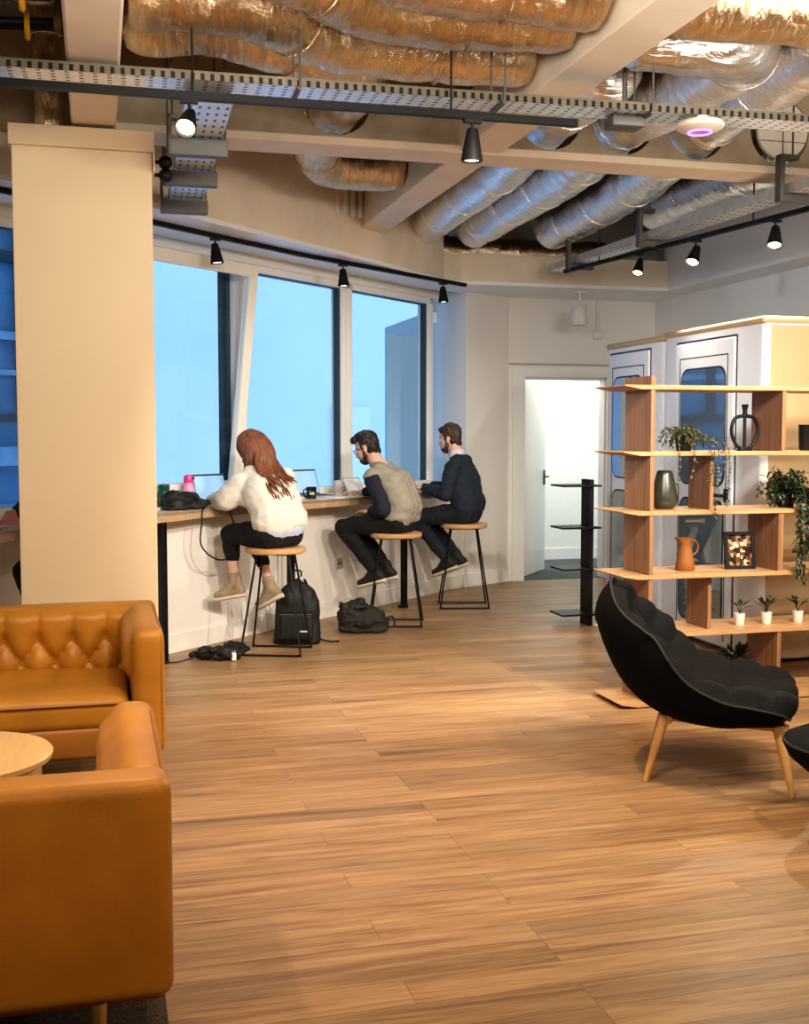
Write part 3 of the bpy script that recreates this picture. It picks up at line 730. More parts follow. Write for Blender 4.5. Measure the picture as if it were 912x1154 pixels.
spot('black spotlight above the tilted window', (0.80, 8.005, 2.82), (0.12, -0.05, -1), WS, 1.05, 20, NEUT, 70, 'lens_dim')
spot('black spotlight above the mullion between the two fixed windows', (1.89, 8.98, 2.82), (0.05, -0.03, -1), WS, 1.05, 20, NEUT, 70, 'lens_dim')
spot('black spotlight at the far end of the window track', (2.97, 9.842, 2.82), (0.05, -0.03, -1), WS, 1.05, 20, NEUT, 70, 'lens_dim')
RS = 'spotlights on the right hand track'
def rp(t): return (3.915+0.37*t, 9.34-2.98*t, 2.87)
spot('farthest and dimmest black spotlight on the right hand track', rp(0.38), (-0.35, -0.3, -0.9), RS, 1.0, 0)
spot('tilted black spotlight in the middle of the right hand track, lit', rp(0.616), (-0.40, -0.30, -0.75), RS, 1.15, 80, NEUT, 120)
spot('nearest lit black spotlight on the right hand track', rp(0.897), (-0.25, -0.32, -0.85), RS, 1.15, 80, NEUT, 120)

# access point under the slotted tray
t = thing('access_point', 'round white ceiling access point with a violet ring, under the slotted tray', 'access point', (2.715, 4.90, 2.885))
b = NB(); add_lathe(b, [(0, 0.0), (0.05, 0.001), (0.085, 0.006), (0.108, 0.018), (0.110, 0.034), (0.10, 0.045), (0, 0.045)], 36); obj('casing', b, M['apw'], t)
b = NB(); add_tube(b, [(0.052*math.cos(2*PI*k/30), 0.052*math.sin(2*PI*k/30), 0.0) for k in range(30)], 0.006, 6, closed=True); obj('status_ring', b, M['violet'], t)
b = NB(); box2(b, (-0.03, -0.03, 0.045), (0.03, 0.03, 0.068)); obj('mount', b, M['galv'], t, smooth=False)

t = thing('vent_cover', 'round pale vent cover with crossed wires in the cross beam at the right', 'vent', (4.15, 6.47, 3.375))
b = NB(); add_tube(b, [(0, -0.012, 0), (0, 0.012, 0)], 0.175, 40); obj('cover_disc', b, M['apw'], t, angle=50)
b = NB(); add_tube(b, [(0, -0.018, -0.172), (0, -0.018, 0.172)], 0.003, 6); add_tube(b, [(-0.172, -0.018, 0.02), (0.172, -0.018, 0.02)], 0.002, 6); add_tube(b, [(-0.155, -0.018, -0.07), (0.155, -0.018, -0.07)], 0.002, 6); obj('wire', b, M['dgalv'], t)
# white pendant loudspeaker and junction box
t = thing('hanging_loudspeaker', 'white cylindrical loudspeaker hanging below the far soffit', 'loudspeaker', (4.49, 10.35, 2.85))
b = NB(); box2(b, (-0.07, -0.045, -0.02), (0.07, 0.045, 0.0)); obj('ceiling_plate', b, M['speaker'], t, smooth=False, bevel=0.005)
b = NB(); add_tube(b, [(0, 0, -0.02), (0, 0, -0.14)], 0.012, 8); obj('stem', b, M['galv'], t)
b = NB(); add_lathe(b, [(0, -0.135), (0.06, -0.135), (0.072, -0.15), (0.074, -0.30), (0.066, -0.318), (0.0, -0.318)], 28); obj('speaker_body', b, M['speaker'], t)
b = NB(); add_lathe(b, [(0, -0.324), (0.06, -0.322), (0.062, -0.317), (0, -0.317)], 28); obj('grille', b, M['outlet'], t)
t = thing('junction_box', 'white junction box with a conduit on the far wall above the door', 'junction box', (4.955, 10.97, 2.50))
b = NB(); rbox(b, (0, -0.025, 0), (0.10, 0.05, 0.09), 0.01); obj('box_body', b, M['speaker'], t)
b = NB(); add_tube(b, [(0, -0.02, 0.04), (0, -0.02, 0.345)], 0.016, 10); obj('conduit', b, M['speaker'], t)
# globes beside the column
t = thing('globe_lamp', 'pair of dark unlit globe lamps on short arms at the top of the column', 'lamp', (0.287, 6.1, 2.84))
for z in (0.035, -0.03):
    b = NB(); ellipsoid(b, (0.075, 0, z), (0.036, 0.036, 0.036)); obj('globe', b, M['black'], t)
    b = NB(); add_tube(b, [(0.0, 0, z), (0.05, 0, z)], 0.010, 8); obj('lamp_arm', b, M['black'], t)
# white slatted grille above the window
t = thing('ventilation_grille', 'pale slatted grille behind the pale beam', 'vent', (2.06, 8.86, 3.28))
b = NB(); box2(b, (-0.02, -0.01, -0.12), (0.0, 0.01, 0.24)); obj('frame', b, M['beam'], t, smooth=False)
for k in range(5):
    b = NB(); add_box(b, (-0.06-0.075*k, -0.06*k-0.02, 0.05), (0.035, 0.02, 0.34), math.radians(43)); obj('slat', b, M['trim'], t, smooth=False)

# ------------------------------------------------------------------ window counter
cf = [(-2.6, 3.69), (-0.5, 6.37), (0.368, 7.505), (0.78, 8.0), (1.481, 8.579), (2.165, 9.148), (2.663, 9.59), (3.05, 9.97)]
t = thing('window_counter', 'long pale window counter with an oak edge on black posts', 'counter', (0, 0, 0))
poly = cf[1:] + [Lw(3.2, 0.18), Lw(2, 0.18), Lw(-1.0, 0.18)]
b = NB(); add_prism(b, poly, 0.965, 0.985); obj('worktop', b, M['ctop'], t, smooth=False)
b = NB()
for p, q in zip(cf[1:-1], cf[2:]):
    d = (Vector(q)-Vector(p)).normalized(); n = Vector((-d.y, d.x))*0.05
    add_slab(b, [(p[0], p[1], 0.925), (q[0], q[1], 0.925), (q[0]+n.x, q[1]+n.y, 0.925), (p[0]+n.x, p[1]+n.y, 0.925)], (0, 0, 0.0595))
obj('edge_band', b, M['cedge'], t, smooth=False)
def cpt(px, back=0.04):
    for p, q in zip(cf[:-1], cf[1:]):
        if p[0] <= px <= q[0]:
            k = (px-p[0])/(q[0]-p[0]); return (px-0.68*back, p[1]+(q[1]-p[1])*k+0.73*back)
for px in (0.42, 1.42, 2.56):
    x, y = cpt(px, 0.05)
    b = NB(); add_box(b, (x, y, 0.47), (0.022, 0.04, 0.93), WA); add_box(b, (x-U.x*-0.040, y-U.y*-0.040, 0.47), (0.010, 0.03, 0.93), WA); add_box(b, (x, y, 0.01), (0.06, 0.07, 0.02), WA)
    obj('leg', b, M['black'], t, smooth=False)
# wall outlet under the counter
t = thing('wall_outlet', 'grey double socket on the low wall under the counter', 'socket', Lw(2.03, -0.0)+(0.43,), WA)
b = NB(); rbox(b, (0, -0.008, 0), (0.085, 0.018, 0.085), 0.005); obj('faceplate', b, M['outlet'], t)
for x in (-0.02, 0.02):
    b = NB(); box2(b, (x-0.010, -0.0185, -0.012), (x+0.010, -0.0165, 0.012)); obj('socket_face', b, M['dgalv'], t, smooth=False)

# ------------------------------------------------------------------ bar stools
def make_stool():
    t = thing('bar_stool', '', 'stool', (0, 0, 0), 0, 'oak and black wire bar stools at the window counter')
    b = NB(); add_lathe(b, [(0, 0.685), (0.19, 0.685), (0.203, 0.692), (0.207, 0.705), (0.205, 0.720), (0.196, 0.726), (0.10, 0.723), (0, 0.720)], 40); obj('seat', b, M['oak'], t)
    for sy in (-1, 1):
        y0, y1 = sy*0.085, sy*0.17
        pts = smooth_path([(-0.11, y0, 0.69), (-0.20, y1*0.97, 0.06), (-0.205, y1, 0.02), (-0.185, y1, 0.008)], 5) + smooth_path([(0.185, y1, 0.008), (0.205, y1, 0.02), (0.20, y1*0.97, 0.06), (0.11, y0, 0.69)], 5)
        b = NB(); add_tube(b, pts, 0.0075, 8); obj('leg_frame', b, M['black'], t)
    b = NB(); box2(b, (-0.13, -0.10, 0.675), (0.13, -0.07, 0.686)); box2(b, (-0.13, 0.07, 0.675), (0.13, 0.10, 0.686)); obj('seat_plate', b, M['black'], t, smooth=False)
    return t
S1 = (1.165, 7.80); S2 = (2.25, 8.72); S3 = (3.05, 9.47); S0 = (0.06, 6.76)
st = make_stool()
st.location = (S1[0], S1[1], 0); st.rotation_euler = (0, 0, math.radians(-22)); st['label'] = 'oak topped wire stool under the woman in the cream sweater'
dup(st, (S2[0], S2[1], 0), math.radians(-17), 'oak topped wire stool under the man in the taupe sweater')
dup(st, (S3[0], S3[1], 0), math.radians(-14), 'oak topped wire stool under the man in the navy pullover')
dup(st, (S0[0], S0[1], 0), math.radians(10), 'oak topped wire stool hidden behind the cream column')
# ------------------------------------------------------------------ tan leather sofas
def make_sofa(label, loc, rz, w, d=0.86, h=0.72):
    """front faces local -y; tuxedo sofa with arms as high as its buttoned back"""
    t = thing('leather_sofa', label, 'sofa', loc, rz, 'tan leather tuxedo sofas')
    y0, y1 = -d/2, d/2; x0, x1 = -w/2, w/2; at = 0.13
    b = NB(); rbox(b, (0, 0.0, 0.265), (w-0.03, d-0.04, 0.13), 0.02); obj('base', b, M['leather_d'], t)
    # back: outer slab plus a buttoned inner face
    b = NB(); rbox(b, (0, y1-0.075, 0.465), (w, 0.15, 0.51), 0.035, 4); obj('backrest', b, M['leather'], t)
    iw = w-2*at+0.02; nx = int(iw/0.0121); nz = 34; sx = 0.145; zt = 0.575
    b = NB(); g = []
    for j in range(nz+1):
        z = 0.34+(h-0.012-0.34)*j/nz; row = []
        for i in range(nx+1):
            x = -iw/2+iw*i/nx
            if z <= zt:
                a = x/sx+(z-zt)/0.21; c = x/sx-(z-zt)/0.21
                hh = (abs(math.sin(PI*a))*abs(math.sin(PI*c)))**0.33
            else:
                k = min(1, (z-zt)/0.05); hh = abs(math.sin(PI*x/sx))**(0.66*(1-k)+0.35*k)
                hh = hh*(1-0.5*k)+0.5*k
            e = min(1, (h-0.012-z)/0.05); e = math.sqrt(max(0, 1-(1-e)**2))
            row.append(b.verts.new((x, y1-0.145-0.055*hh*e-0.012*e, z)))
        g.append(row)
    for j in range(nz):
        for i in range(nx): b.faces.new((g[j][i], g[j][i+1], g[j+1][i+1], g[j+1][i]))
    obj('buttoned_panel', b, M['leather'], t, angle=180)
    n = int(iw/2/sx)
    for r, z in enumerate((zt, zt-0.105, zt-0.21)):
        for k in range(-n, n+1):
            x = (k+(0.5 if r % 2 else 0))*sx
            if abs(x) > iw/2-0.03: continue
            b = NB(); ellipsoid(b, (x, y1-0.163, z), (0.012, 0.009, 0.012), seg=10); obj('button', b, M['leather_d'], t)
    # arms: plump, rolling down to the front
    for s in (-1, 1):
        b = NB(); rbox(b, (s*(w/2-at/2), -0.05, 0.46), (at, d-0.10, 0.52), 0.045, 5)
        rbox(b, (s*(w/2-at/2-0.02), -0.03, 0.60), (at+0.035, d-0.17, 0.20), 0.06, 5)
        o = obj('arm', remesh(b, 0.012, 4), M['leather'], t, angle=180)
        b = NB(); xx = s*(w/2-0.016)
        add_tube(b, smooth_path([(xx, y0+0.018, 0.23), (xx, y0+0.016, 0.62), (xx, y0+0.07, 0.700), (xx, 0, 0.708), (xx, y1-0.05, 0.708)], 4), 0.005, 6); obj('piping', b, M['leather_d'], t)
    b = NB(); rbox(b, (0, -0.085, 0.375), (w-2*at-0.02, d-0.20, 0.13), 0.045, 5)
    bmesh.ops.subdivide_edges(b, edges=[e for e in b.edges if e.calc_length() > 0.2], cuts=10, use_grid_fill=True)
    for v in b.verts:
        if v.co.z > 0.40: v.co.z += 0.02*(1-(2*v.co.x/w)**2)+0.006*noise.noise(v.co*5)
    obj('seat_cushion', b, M['leather'], t, angle=60)
    b = NB(); add_tube(b, [(-w/2+at+0.02, y0+0.012, 0.425), (w/2-at-0.02, y0+0.012, 0.425)], 0.006, 6); obj('seat_piping', b, M['leather_d'], t)
    for sx_ in (-1, 1):
        for sy in (-1, 1):
            lx = sx_*(w/2-0.17); ly = sy*(d/2-0.03 if sy > 0 else d/2-0.06)
            b = NB(); add_lathe(b, [(0, 0), (0.012, 0), (0.020, 0.205), (0, 0.205)], 14, c=(lx, ly, 0.008)); obj('leg', b, M['brass'], t)
    return t
make_sofa('tan leather sofa in the foreground seen from behind, with smooth plain back', (-0.80, 3.03, 0), PI, 1.90)
make_sofa('tan leather sofa in front of the column with a diamond buttoned back', (-0.705, 5.10, 0), 0, 1.91)
b = NB(); rbox(b, (-1.05, 3.6, 0.004), (2.40, 3.2, 0.008), 0.003); o = obj('floor_rug', b, M['rug'], smooth=False); tag(o, 'dark flecked rug under the foreground sofa', 'rug')
# coffee table between the sofas
t = thing('coffee_table', 'round light wood coffee table between the two leather sofas', 'table', (-0.455, 3.97, 0.008))
b = NB(); add_lathe(b, [(0, 0.405), (0.27, 0.405), (0.292, 0.418), (0.296, 0.435), (0.29, 0.442), (0, 0.442)], 56); obj('tabletop', b, M['table'], t)
b = NB(); add_lathe(b, [(0, 0), (0.255, 0), (0.258, 0.01), (0.258, 0.404), (0, 0.404)], 48); obj('drum_base', b, M['table'], t)

# ------------------------------------------------------------------ black lounge chairs
def make_chair(label, loc, rz):
    """front along local +x"""
    t = thing('lounge_chair', label, 'chair', loc, rz, None)
    prof = smooth_path([(-0.50, 0.815), (-0.46, 0.71), (-0.385, 0.58), (-0.295, 0.47), (-0.17, 0.405), (0.0, 0.385), (0.11, 0.39), (0.21, 0.385), (0.275, 0.365), (0.315, 0.32)], 10)
    n = len(prof)-1; nv = 48
    def W(u):
        base = 0.20+0.20*min(1, u/0.42)**0.8
        e = abs(2*u-1); return base*max(0.0, 1-e**7)**0.38
    def lift(u):                                   # how far the rim rises above the seat
        return 0.125*math.exp(-((u-0.36)/0.20)**2)+0.03*(1-u)-0.045*max(0.0, (u-0.62)/0.38)
    dist = [0.0]
    for a, c in zip(prof[:-1], prof[1:]): dist.append(dist[-1]+(c-a).length)
    tot = dist[-1]
    inner = []; outer = []; rim_l = []; rim_r = []
    bi = NB(); bo = NB()
    for i, p in enumerate(prof):
        u = dist[i]/tot; p2 = Vector((prof[min(n, i+1)].x-prof[max(0, i-1)].x, 0, prof[min(n, i+1)].y-prof[max(0, i-1)].y)).normalized()
        nrm = Vector((-p2.z, 0, p2.x))             # towards the sitter
        w = max(0.004, W(u)); h = lift(u); P0 = Vector((p.x, 0, p.y)); ri = []; ro = []
        uu = min(1, u*1.02)
        for j in range(nv+1):
            v = -1+2*j/nv; a = abs(v)
            y = w*(math.sin(v*PI/2)*0.25+v*0.75)
            up = h*a**2.3
            # quilted squares
            q = (abs(math.sin(PI*u*7.0))**0.55)*(abs(math.sin(PI*(v+1)*2.0))**0.55)
            edge = min(1.0, (1-a)/0.12)*min(1.0, min(u, 1-u)/0.05)
            back = Vector((-0.10, 0, 0.25)).normalized() if u < 0.3 else Vector((0, 0, 1))
            nn = (nrm*0.55+back*0.45).normalized() if a > 0 else nrm
            pin = P0+Vector((0, y, 0))+nn*up+nrm*(0.032*q*edge+0.03*edge)
            ri.append(bi.verts.new(pin))
            th = 0.10+0.06*math.sin(PI*min(1, max(0, (u-0.12)/0.88)))
            sh = math.sqrt(max(0.0, 1-a**2.6))*min(1, (min(u, 1-u)/0.10))**0.6
            ro.append(bo.verts.new(P0+Vector((0, y*(1.0+0.012), 0))+nn*up*1.0-nrm*(th*sh+0.004)))
        inner.append(ri); outer.append(ro)
    for g, bb in ((inner, bi), (outer, bo)):
        for i in range(n):
            for j in range(nv): bb.faces.new((g[i][j], g[i][j+1], g[i+1][j+1], g[i+1][j]))
    rim = [outer[i][0].co.copy() for i in range(n+1)]+[outer[n][j].co.copy() for j in range(0, nv+1, 4)]+[outer[i][nv].co.copy() for i in range(n, -1, -1)]+[outer[0][j].co.copy() for j in range(nv, -1, -4)]
    rp_ = [rim[0]]
    for q in rim[1:]:
        if (q-rp_[-1]).length > 0.012: rp_.append(q)
    obj('tufted_pad', bi, M['fabric'], t, angle=180); obj('shell', bo, M['shell'], t, angle=180)
    b = NB(); add_tube(b, rp_, 0.0055, 8, closed=True); obj('piping', b, M['piping'], t, angle=180)
    # frame and four splayed legs
    b = NB()
    for sy in (-1, 1): add_tube(b, [(-0.26, sy*0.15, 0.262), (0.28, sy*0.17, 0.245)], [0.022, 0.022], 10, sq=0.8)
    add_tube(b, [(0.25, -0.30, 0.250), (0.25, 0.30, 0.250)], 0.020, 10); add_tube(b, [(-0.22, -0.22, 0.262), (-0.22, 0.22, 0.262)], 0.020, 10)
    obj('seat_frame', b, M['legwood'], t)
    for sx in (-1, 1):
        for sy in (-1, 1):
            fx, fy = (0.29, 0.345) if sx > 0 else (-0.31, 0.27)
            tx, ty = (0.23, 0.27) if sx > 0 else (-0.235, 0.20)
            b = NB(); add_tube(b, [(fx, sy*fy, 0.0), ((fx+tx)/2, sy*(fy+ty)/2, 0.14), (tx, sy*ty, 0.275)], [0.011, 0.019, 0.024], 12); obj('leg', b, M['legwood'], t)
    return t
make_chair('black tufted lounge chair on oak legs in front of the bookshelf', (2.665, 4.535, 0), math.radians(-30))
t = thing('footstool', 'black upholstered footstool cut off by the right edge of the picture', 'footstool', (2.80, 3.68, 0), math.radians(-30))
b = NB(); vs = add_lathe(b, [(0, 0.20), (0.14, 0.203), (0.22, 0.225), (0.275, 0.275), (0.296, 0.322), (0.292, 0.336), (0, 0.336)], 48)
for v in vs: v.co.x *= 1.08
obj('shell', b, M['shell'], t, angle=60)
b = NB(); g = []
for j in range(17):
    r = 0.288*j/16
    g.append([b.verts.new((r*math.cos(2*PI*k/64)*1.08, r*math.sin(2*PI*k/64), 0.330+0.035*math.sqrt(max(0, 1-(j/16)**3))+0.02*(abs(math.sin(PI*(r*math.cos(2*PI*k/64)+0.09)/0.18))*abs(math.sin(PI*(r*math.sin(2*PI*k/64)+0.09)/0.18)))**0.5*(1-(j/16)**4))) for k in range(64)])
for a, c in zip(g[:-1], g[1:]):
    for k in range(64): b.faces.new((a[k], a[(k+1) % 64], c[(k+1) % 64], c[k]))
bmesh.ops.remove_doubles(b, verts=b.verts[:], dist=0.0005); obj('tufted_pad', b, M['fabric'], t, angle=180)
b = NB(); add_tube(b, [(0.292*1.08*math.cos(2*PI*k/48), 0.292*math.sin(2*PI*k/48), 0.332) for k in range(48)], 0.0055, 8, closed=True); obj('piping', b, M['piping'], t)
for sx in (-1, 1):
    for sy in (-1, 1):
        b = NB(); add_tube(b, [(sx*0.17, sy*0.17, 0), (sx*0.15, sy*0.15, 0.13), (sx*0.12, sy*0.12, 0.215)], [0.011, 0.018, 0.023], 12); obj('leg', b, M['legwood'], t)

# ------------------------------------------------------------------ oak bookshelf
SZ = [0.03, 0.41, 0.73, 1.078, 1.40, 1.757]
t = thing('open_bookshelf', 'open oak bookshelf with six long shelves and staggered uprights', 'bookshelf', (2.72, 5.66, 0))
for z in SZ:
    b = NB(); add_slab(b, [(0, 0, z), (2.1, 0, z), (2.1, 0.38, z), (0, 0.38, z)], (0, 0, -0.006)); add_slab(b, [(0.0, 0, z-0.006), (2.1, 0, z-0.006), (2.1, 0, z-0.024), (0.10, 0, z-0.024)], (0, 0.38, 0)); obj('shelf_board', b, M['shelf'], t, smooth=False, bevel=0.003)
def up(x, y0, y1, k0, k1):
    b = NB(); box2(b, (x-0.012, y0, SZ[k0]), (x+0.012, y1, SZ[k1]-0.024)); obj('upright', b, M['shelfv'], t, smooth=False, bevel=0.002)
for k in range(5):
    up(0.171, 0.005, 0.32, k, k+1)
    if k in (1, 3): up(0.56, 0.06, 0.30, k, k+1)
    else: up(0.97, 0.005, 0.32, k, k+1)
    up(1.75, 0.005, 0.32, k, k+1)
b = NB(); box2(b, (0.159, 0.005, SZ[5]), (0.183, 0.32, SZ[5]+0.05)); obj('upright', b, M['shelfv'], t, smooth=False)
b = NB(); box2(b, (0.95, 0.005, 0.73), (0.962, 0.32, 1.05)); obj('upright', b, M['shelfv'], t, smooth=False)

def leaf(b, p, d, up_, L, w, fold=0.25):
    d = d.normalized(); s = d.cross(up_)
    s = s.normalized() if s.length > 1e-4 else d.orthogonal().normalized()
    n = s.cross(d)
    a = b.verts.new(p); m1 = b.verts.new(p+d*L*0.45+s*w/2+n*fold*w*0.5); m2 = b.verts.new(p+d*L*0.45-s*w/2+n*fold*w*0.5); c = b.verts.new(p+d*L*0.5-n*0.0); e = b.verts.new(p+d*L-n*L*0.12)
    b.faces.new((a, m1, c)); b.faces.new((a, c, m2)); b.faces.new((c, m1, e)); b.faces.new((c, e, m2))
def rv(s=1.0): return Vector((random.uniform(-s, s), random.uniform(-s, s), random.uniform(-s, s)))
def vine(bl, bs, pts, L, w, step=0.022, r=0.0016):
    path = resample(smooth_path(pts, 6), step)
    add_tube(bs, path, r, 5)
    for i, p in enumerate(path):
        tg = (path[min(i+1, len(path)-1)]-path[max(0, i-1)]).normalized()
        for q in range(2):
            d = (rv()+tg*0.5+Vector((0, 0, -0.1))).normalized()
            leaf(bl, p, d, Vector((0, 0, 1))+rv(0.4), L*random.uniform(0.7, 1.25), w*random.uniform(0.8, 1.2))
def pot(t, r0, r1, h, mm, soil=True, z=0.0):
    b = NB(); add_lathe(b, [(0, z), (r0, z), (r0+0.002, z+0.003), (r1, z+h), (r1-0.006, z+h), (r1-0.007, z+h-0.012), (0, z+h-0.012)], 26); obj('pot', b, M[mm], t)
    if soil:
        b = NB(); add_lathe(b, [(0, z+h-0.013), (r1-0.008, z+h-0.013), (r1-0.012, z+h-0.008), (0, z+h-0.006)], 20); obj('soil', b, M['soil'], t)

t = thing('hanging_plant', 'trailing ivy in a black pot on the second highest shelf', 'plant', (3.17, 5.84, SZ[4]))
pot(t, 0.038, 0.05, 0.085, 'black')
bl = NB(); bs = NB(); random.seed(3)
for k in range(30):
    a = random.uniform(0, 2*PI); rr = random.uniform(0.05, 0.15); h = random.uniform(0.08, 0.16)
    vine(bl, bs, [(0.02*math.cos(a), 0.02*math.sin(a), 0.08), (rr*0.6*math.cos(a), rr*0.5*math.sin(a), h), (rr*math.cos(a), rr*0.6*math.sin(a), h*0.6+random.uniform(-0.04, 0.03))], 0.026, 0.017)
for x, y, zb in ((-0.045, -0.205, -0.13), (0.075, -0.205, -0.36), (0.10, -0.21, -0.27), (0.055, -0.205, -0.18), (0.16, -0.205, -0.30), (-0.13, -0.205, -0.16), (0.13, -0.21, -0.12)):
    vine(bl, bs, [(x*0.3, -0.03, 0.09), (x*0.8, -0.13, 0.07), (x, y+0.005, 0.012), (x+random.uniform(-.01, .01), y, zb*0.5), (x+random.uniform(-.015, .015), y, zb)], 0.021, 0.014)
obj('foliage', bl, M['leaf2'], t, smooth=False); obj('stem', bs, M['stemm'], t)
t = thing('trailing_plant', 'dense dark trailing plant spilling over the middle shelves at the right', 'plant', (3.80, 5.80, SZ[3]))
pot(t, 0.04, 0.05, 0.07, 'black')
bl = NB(); bs = NB(); random.seed(5)
for k in range(80):
    a = random.uniform(0, 2*PI); rr = random.uniform(0.05, 0.17); h = random.uniform(0.07, 0.21)
    vine(bl, bs, [(0.03*math.cos(a), 0.03*math.sin(a), 0.085), (rr*0.6*math.cos(a), rr*0.5*math.sin(a), h), (rr*math.cos(a), rr*0.6*math.sin(a), h*0.7+random.uniform(-0.05, 0.04))], 0.036, 0.019)
for k in range(30):
    x = random.uniform(-0.03, 0.13); zb = random.uniform(-0.40, -0.12) if k else -0.47
    if k == 0: x = 0.06
    vine(bl, bs, [(x*0.3, -0.03, 0.09), (x*0.8, -0.11, 0.09), (x, -0.165, 0.02), (x+random.uniform(-.02, .02), -0.17+random.uniform(-.02, 0), zb*0.5), (x+random.uniform(-.03, .03), -0.17+random.uniform(-.02, 0), zb)], 0.035, 0.018)
obj('foliage', bl, M['leaf'], t, smooth=False); obj('stem', bs, M['stemm'], t)
# three small potted plants and one on the lowest shelf
def small_plant(label, x, y, z, kind, seed, s=1.0, potm='potw', group=None):
    t = thing('potted_plant', label, 'plant', (x, y, z), 0, group); pot(t, 0.024*s, 0.031*s, 0.068*s, potm)
    random.seed(seed); bl = NB(); bs = NB()
    for k in range(kind):
        a = 2*PI*k/kind+random.uniform(-.4, .4); d = Vector((math.cos(a), math.sin(a)*0.8, random.uniform(0.7, 1.5))).normalized()
        p0 = Vector((0, 0, 0.06*s)); p1 = p0+Vector((d.x*0.02, d.y*0.02, d.z*0.05))*s; add_tube(bs, [p0, p1], 0.002*s, 5)
        leaf(bl, p1, d*0.8+Vector((0, 0, -0.2)), Vector((0, 0, 1)), random.uniform(0.06, 0.085)*s, 0.034*s)
        if kind > 5:
            p2 = p1+d*0.035*s; add_tube(bs, [p1, p2], 0.0016*s, 5); leaf(bl, p2, d+rv(0.4), Vector((0, 0, 1)), 0.04*s, 0.02*s)
    obj('foliage', bl, M['leaf'], t, smooth=False); obj('stem', bs, M['stemm'], t)
SG = 'small potted plants on the second lowest shelf'
small_plant('small drooping plant in a white pot, leftmost of the three', 3.517, 5.80, SZ[1], 5, 1, group=SG)
small_plant('small feathery plant in a white pot, middle of the three', 3.69, 5.80, SZ[1], 7, 2, group=SG)
small_plant('small broad leaved plant in a white pot, rightmost of the three', 3.895, 5.80, SZ[1], 6, 9, group=SG)
small_plant('low bushy plant on the lowest shelf behind the lounge chair', 3.55, 5.88, SZ[0], 14, 4, 1.6, 'black')

t = thing('ring_vase', 'black open ring vase with a central bar on the second highest shelf', 'vase', (3.556, 5.85, SZ[4]))
b = NB(); add_lathe(b, [(0, 0), (0.042, 0), (0.045, 0.006), (0.035, 0.012), (0, 0.014)], 24); obj('foot', b, M['black'], t)
b = NB(); add_tube(b, smooth_path([(0, 0, 0.012), (-0.045, 0, 0.025), (-0.078, 0, 0.085), (-0.080, 0, 0.14), (-0.058, 0, 0.185), (0, 0, 0.197), (0.058, 0, 0.185), (0.080, 0, 0.14), (0.078, 0, 0.085), (0.045, 0, 0.025), (0, 0, 0.012)], 5)[:-1], 0.0105, 10, closed=True); obj('ring', b, M['black'], t)
b = NB(); add_tube(b, [(0, 0, 0.01), (0, 0, 0.20)], 0.0095, 10); obj('bar', b, M['black'], t)
b = NB(); add_lathe(b, [(0, 0.195), (0.014, 0.195), (0.012, 0.225), (0.020, 0.262), (0.016, 0.262), (0.009, 0.23), (0, 0.23)], 20); obj('neck', b, M['black'], t)
b = NB(); add_lathe(b, [(0, 0), (0.030, 0), (0.036, 0.012), (0.039, 0.14), (0.042, 0.148), (0.037, 0.148), (0.033, 0.02), (0, 0.016)], 28, c=(0, 0, 0)); o = obj('black_cup', b, M['black']); o.location = (3.945, 5.84, SZ[4]); tag(o, 'black beaker on the second highest shelf at the right edge', 'cup')
b = NB(); add_lathe(b, [(0, 0), (0.045, 0), (0.062, 0.012), (0.073, 0.04), (0.073, 0.07), (0.062, 0.13), (0.047, 0.19), (0.042, 0.208), (0.036, 0.213), (0.032, 0.206), (0.036, 0.19), (0, 0.18)], 36); o = obj('tall_vase', b, M['vase']); o.location = (3.055, 5.84, SZ[3]); tag(o, 'dark olive glazed vase on the middle shelf', 'vase')
t = thing('pitcher', 'orange terracotta pitcher on the shelf below the olive vase', 'pitcher', (3.185, 5.83, SZ[2]), math.radians(180))
b = NB(); vs = add_lathe(b, [(0, 0), (0.050, 0), (0.055, 0.008), (0.050, 0.05), (0.038, 0.11), (0.032, 0.15), (0.036, 0.185), (0.033, 0.186), (0.028, 0.15), (0, 0.14)], 32)
for v in vs:
    if v.co.z > 0.15 and v.co.x > 0.015: v.co.x += 0.034*((v.co.z-0.15)/0.035)*((v.co.x-0.015)/0.02)
obj('pitcher_body', b, M['terra'], t)
b = NB(); add_tube(b, smooth_path([(-0.033, 0, 0.168), (-0.062, 0, 0.165), (-0.078, 0, 0.14), (-0.074, 0, 0.105), (-0.045, 0, 0.085)], 5), 0.005, 8); obj('handle', b, M['terra'], t)
# framed photograph
def photo_mat():
    m = mat('photo_print', (0.2, 0.1, 0.05), 0.25); nt = m.node_tree; N = nt.nodes; L = nt.links
    v = N.new('ShaderNodeTexVoronoi'); v.inputs['Scale'].default_value = 48; v.distance = 'CHEBYCHEV'
    tc = [n for n in N if n.type == 'TEX_COORD'][0]; L.new(tc.outputs['Object'], v.inputs['Vector'])
    r = N.new('ShaderNodeValToRGB'); e = r.color_ramp.elements; e[0].color = (0.02, 0.012, 0.01, 1); e[0].position = 0.25; e[1].color = (0.80, 0.62, 0.42, 1); e[1].position = 0.95
    k = e.new(0.6); k.color = (0.16, 0.07, 0.035, 1)
    sp = N.new('ShaderNodeSeparateColor'); L.new(v.outputs['Color'], sp.inputs[0]); L.new(sp.outputs[0], r.inputs['Fac']); L.new(r.outputs['Color'], N['Principled BSDF'].inputs['Base Color'])
    return m
t = thing('picture_frame', 'black framed photograph standing on the shelf beside the pitcher', 'picture frame', (3.515, 5.80, SZ[2]), math.radians(-8))
t.rotation_euler = (math.radians(-8), 0, math.radians(-8))
b = NB(); w, h, f = 0.178, 0.212, 0.020
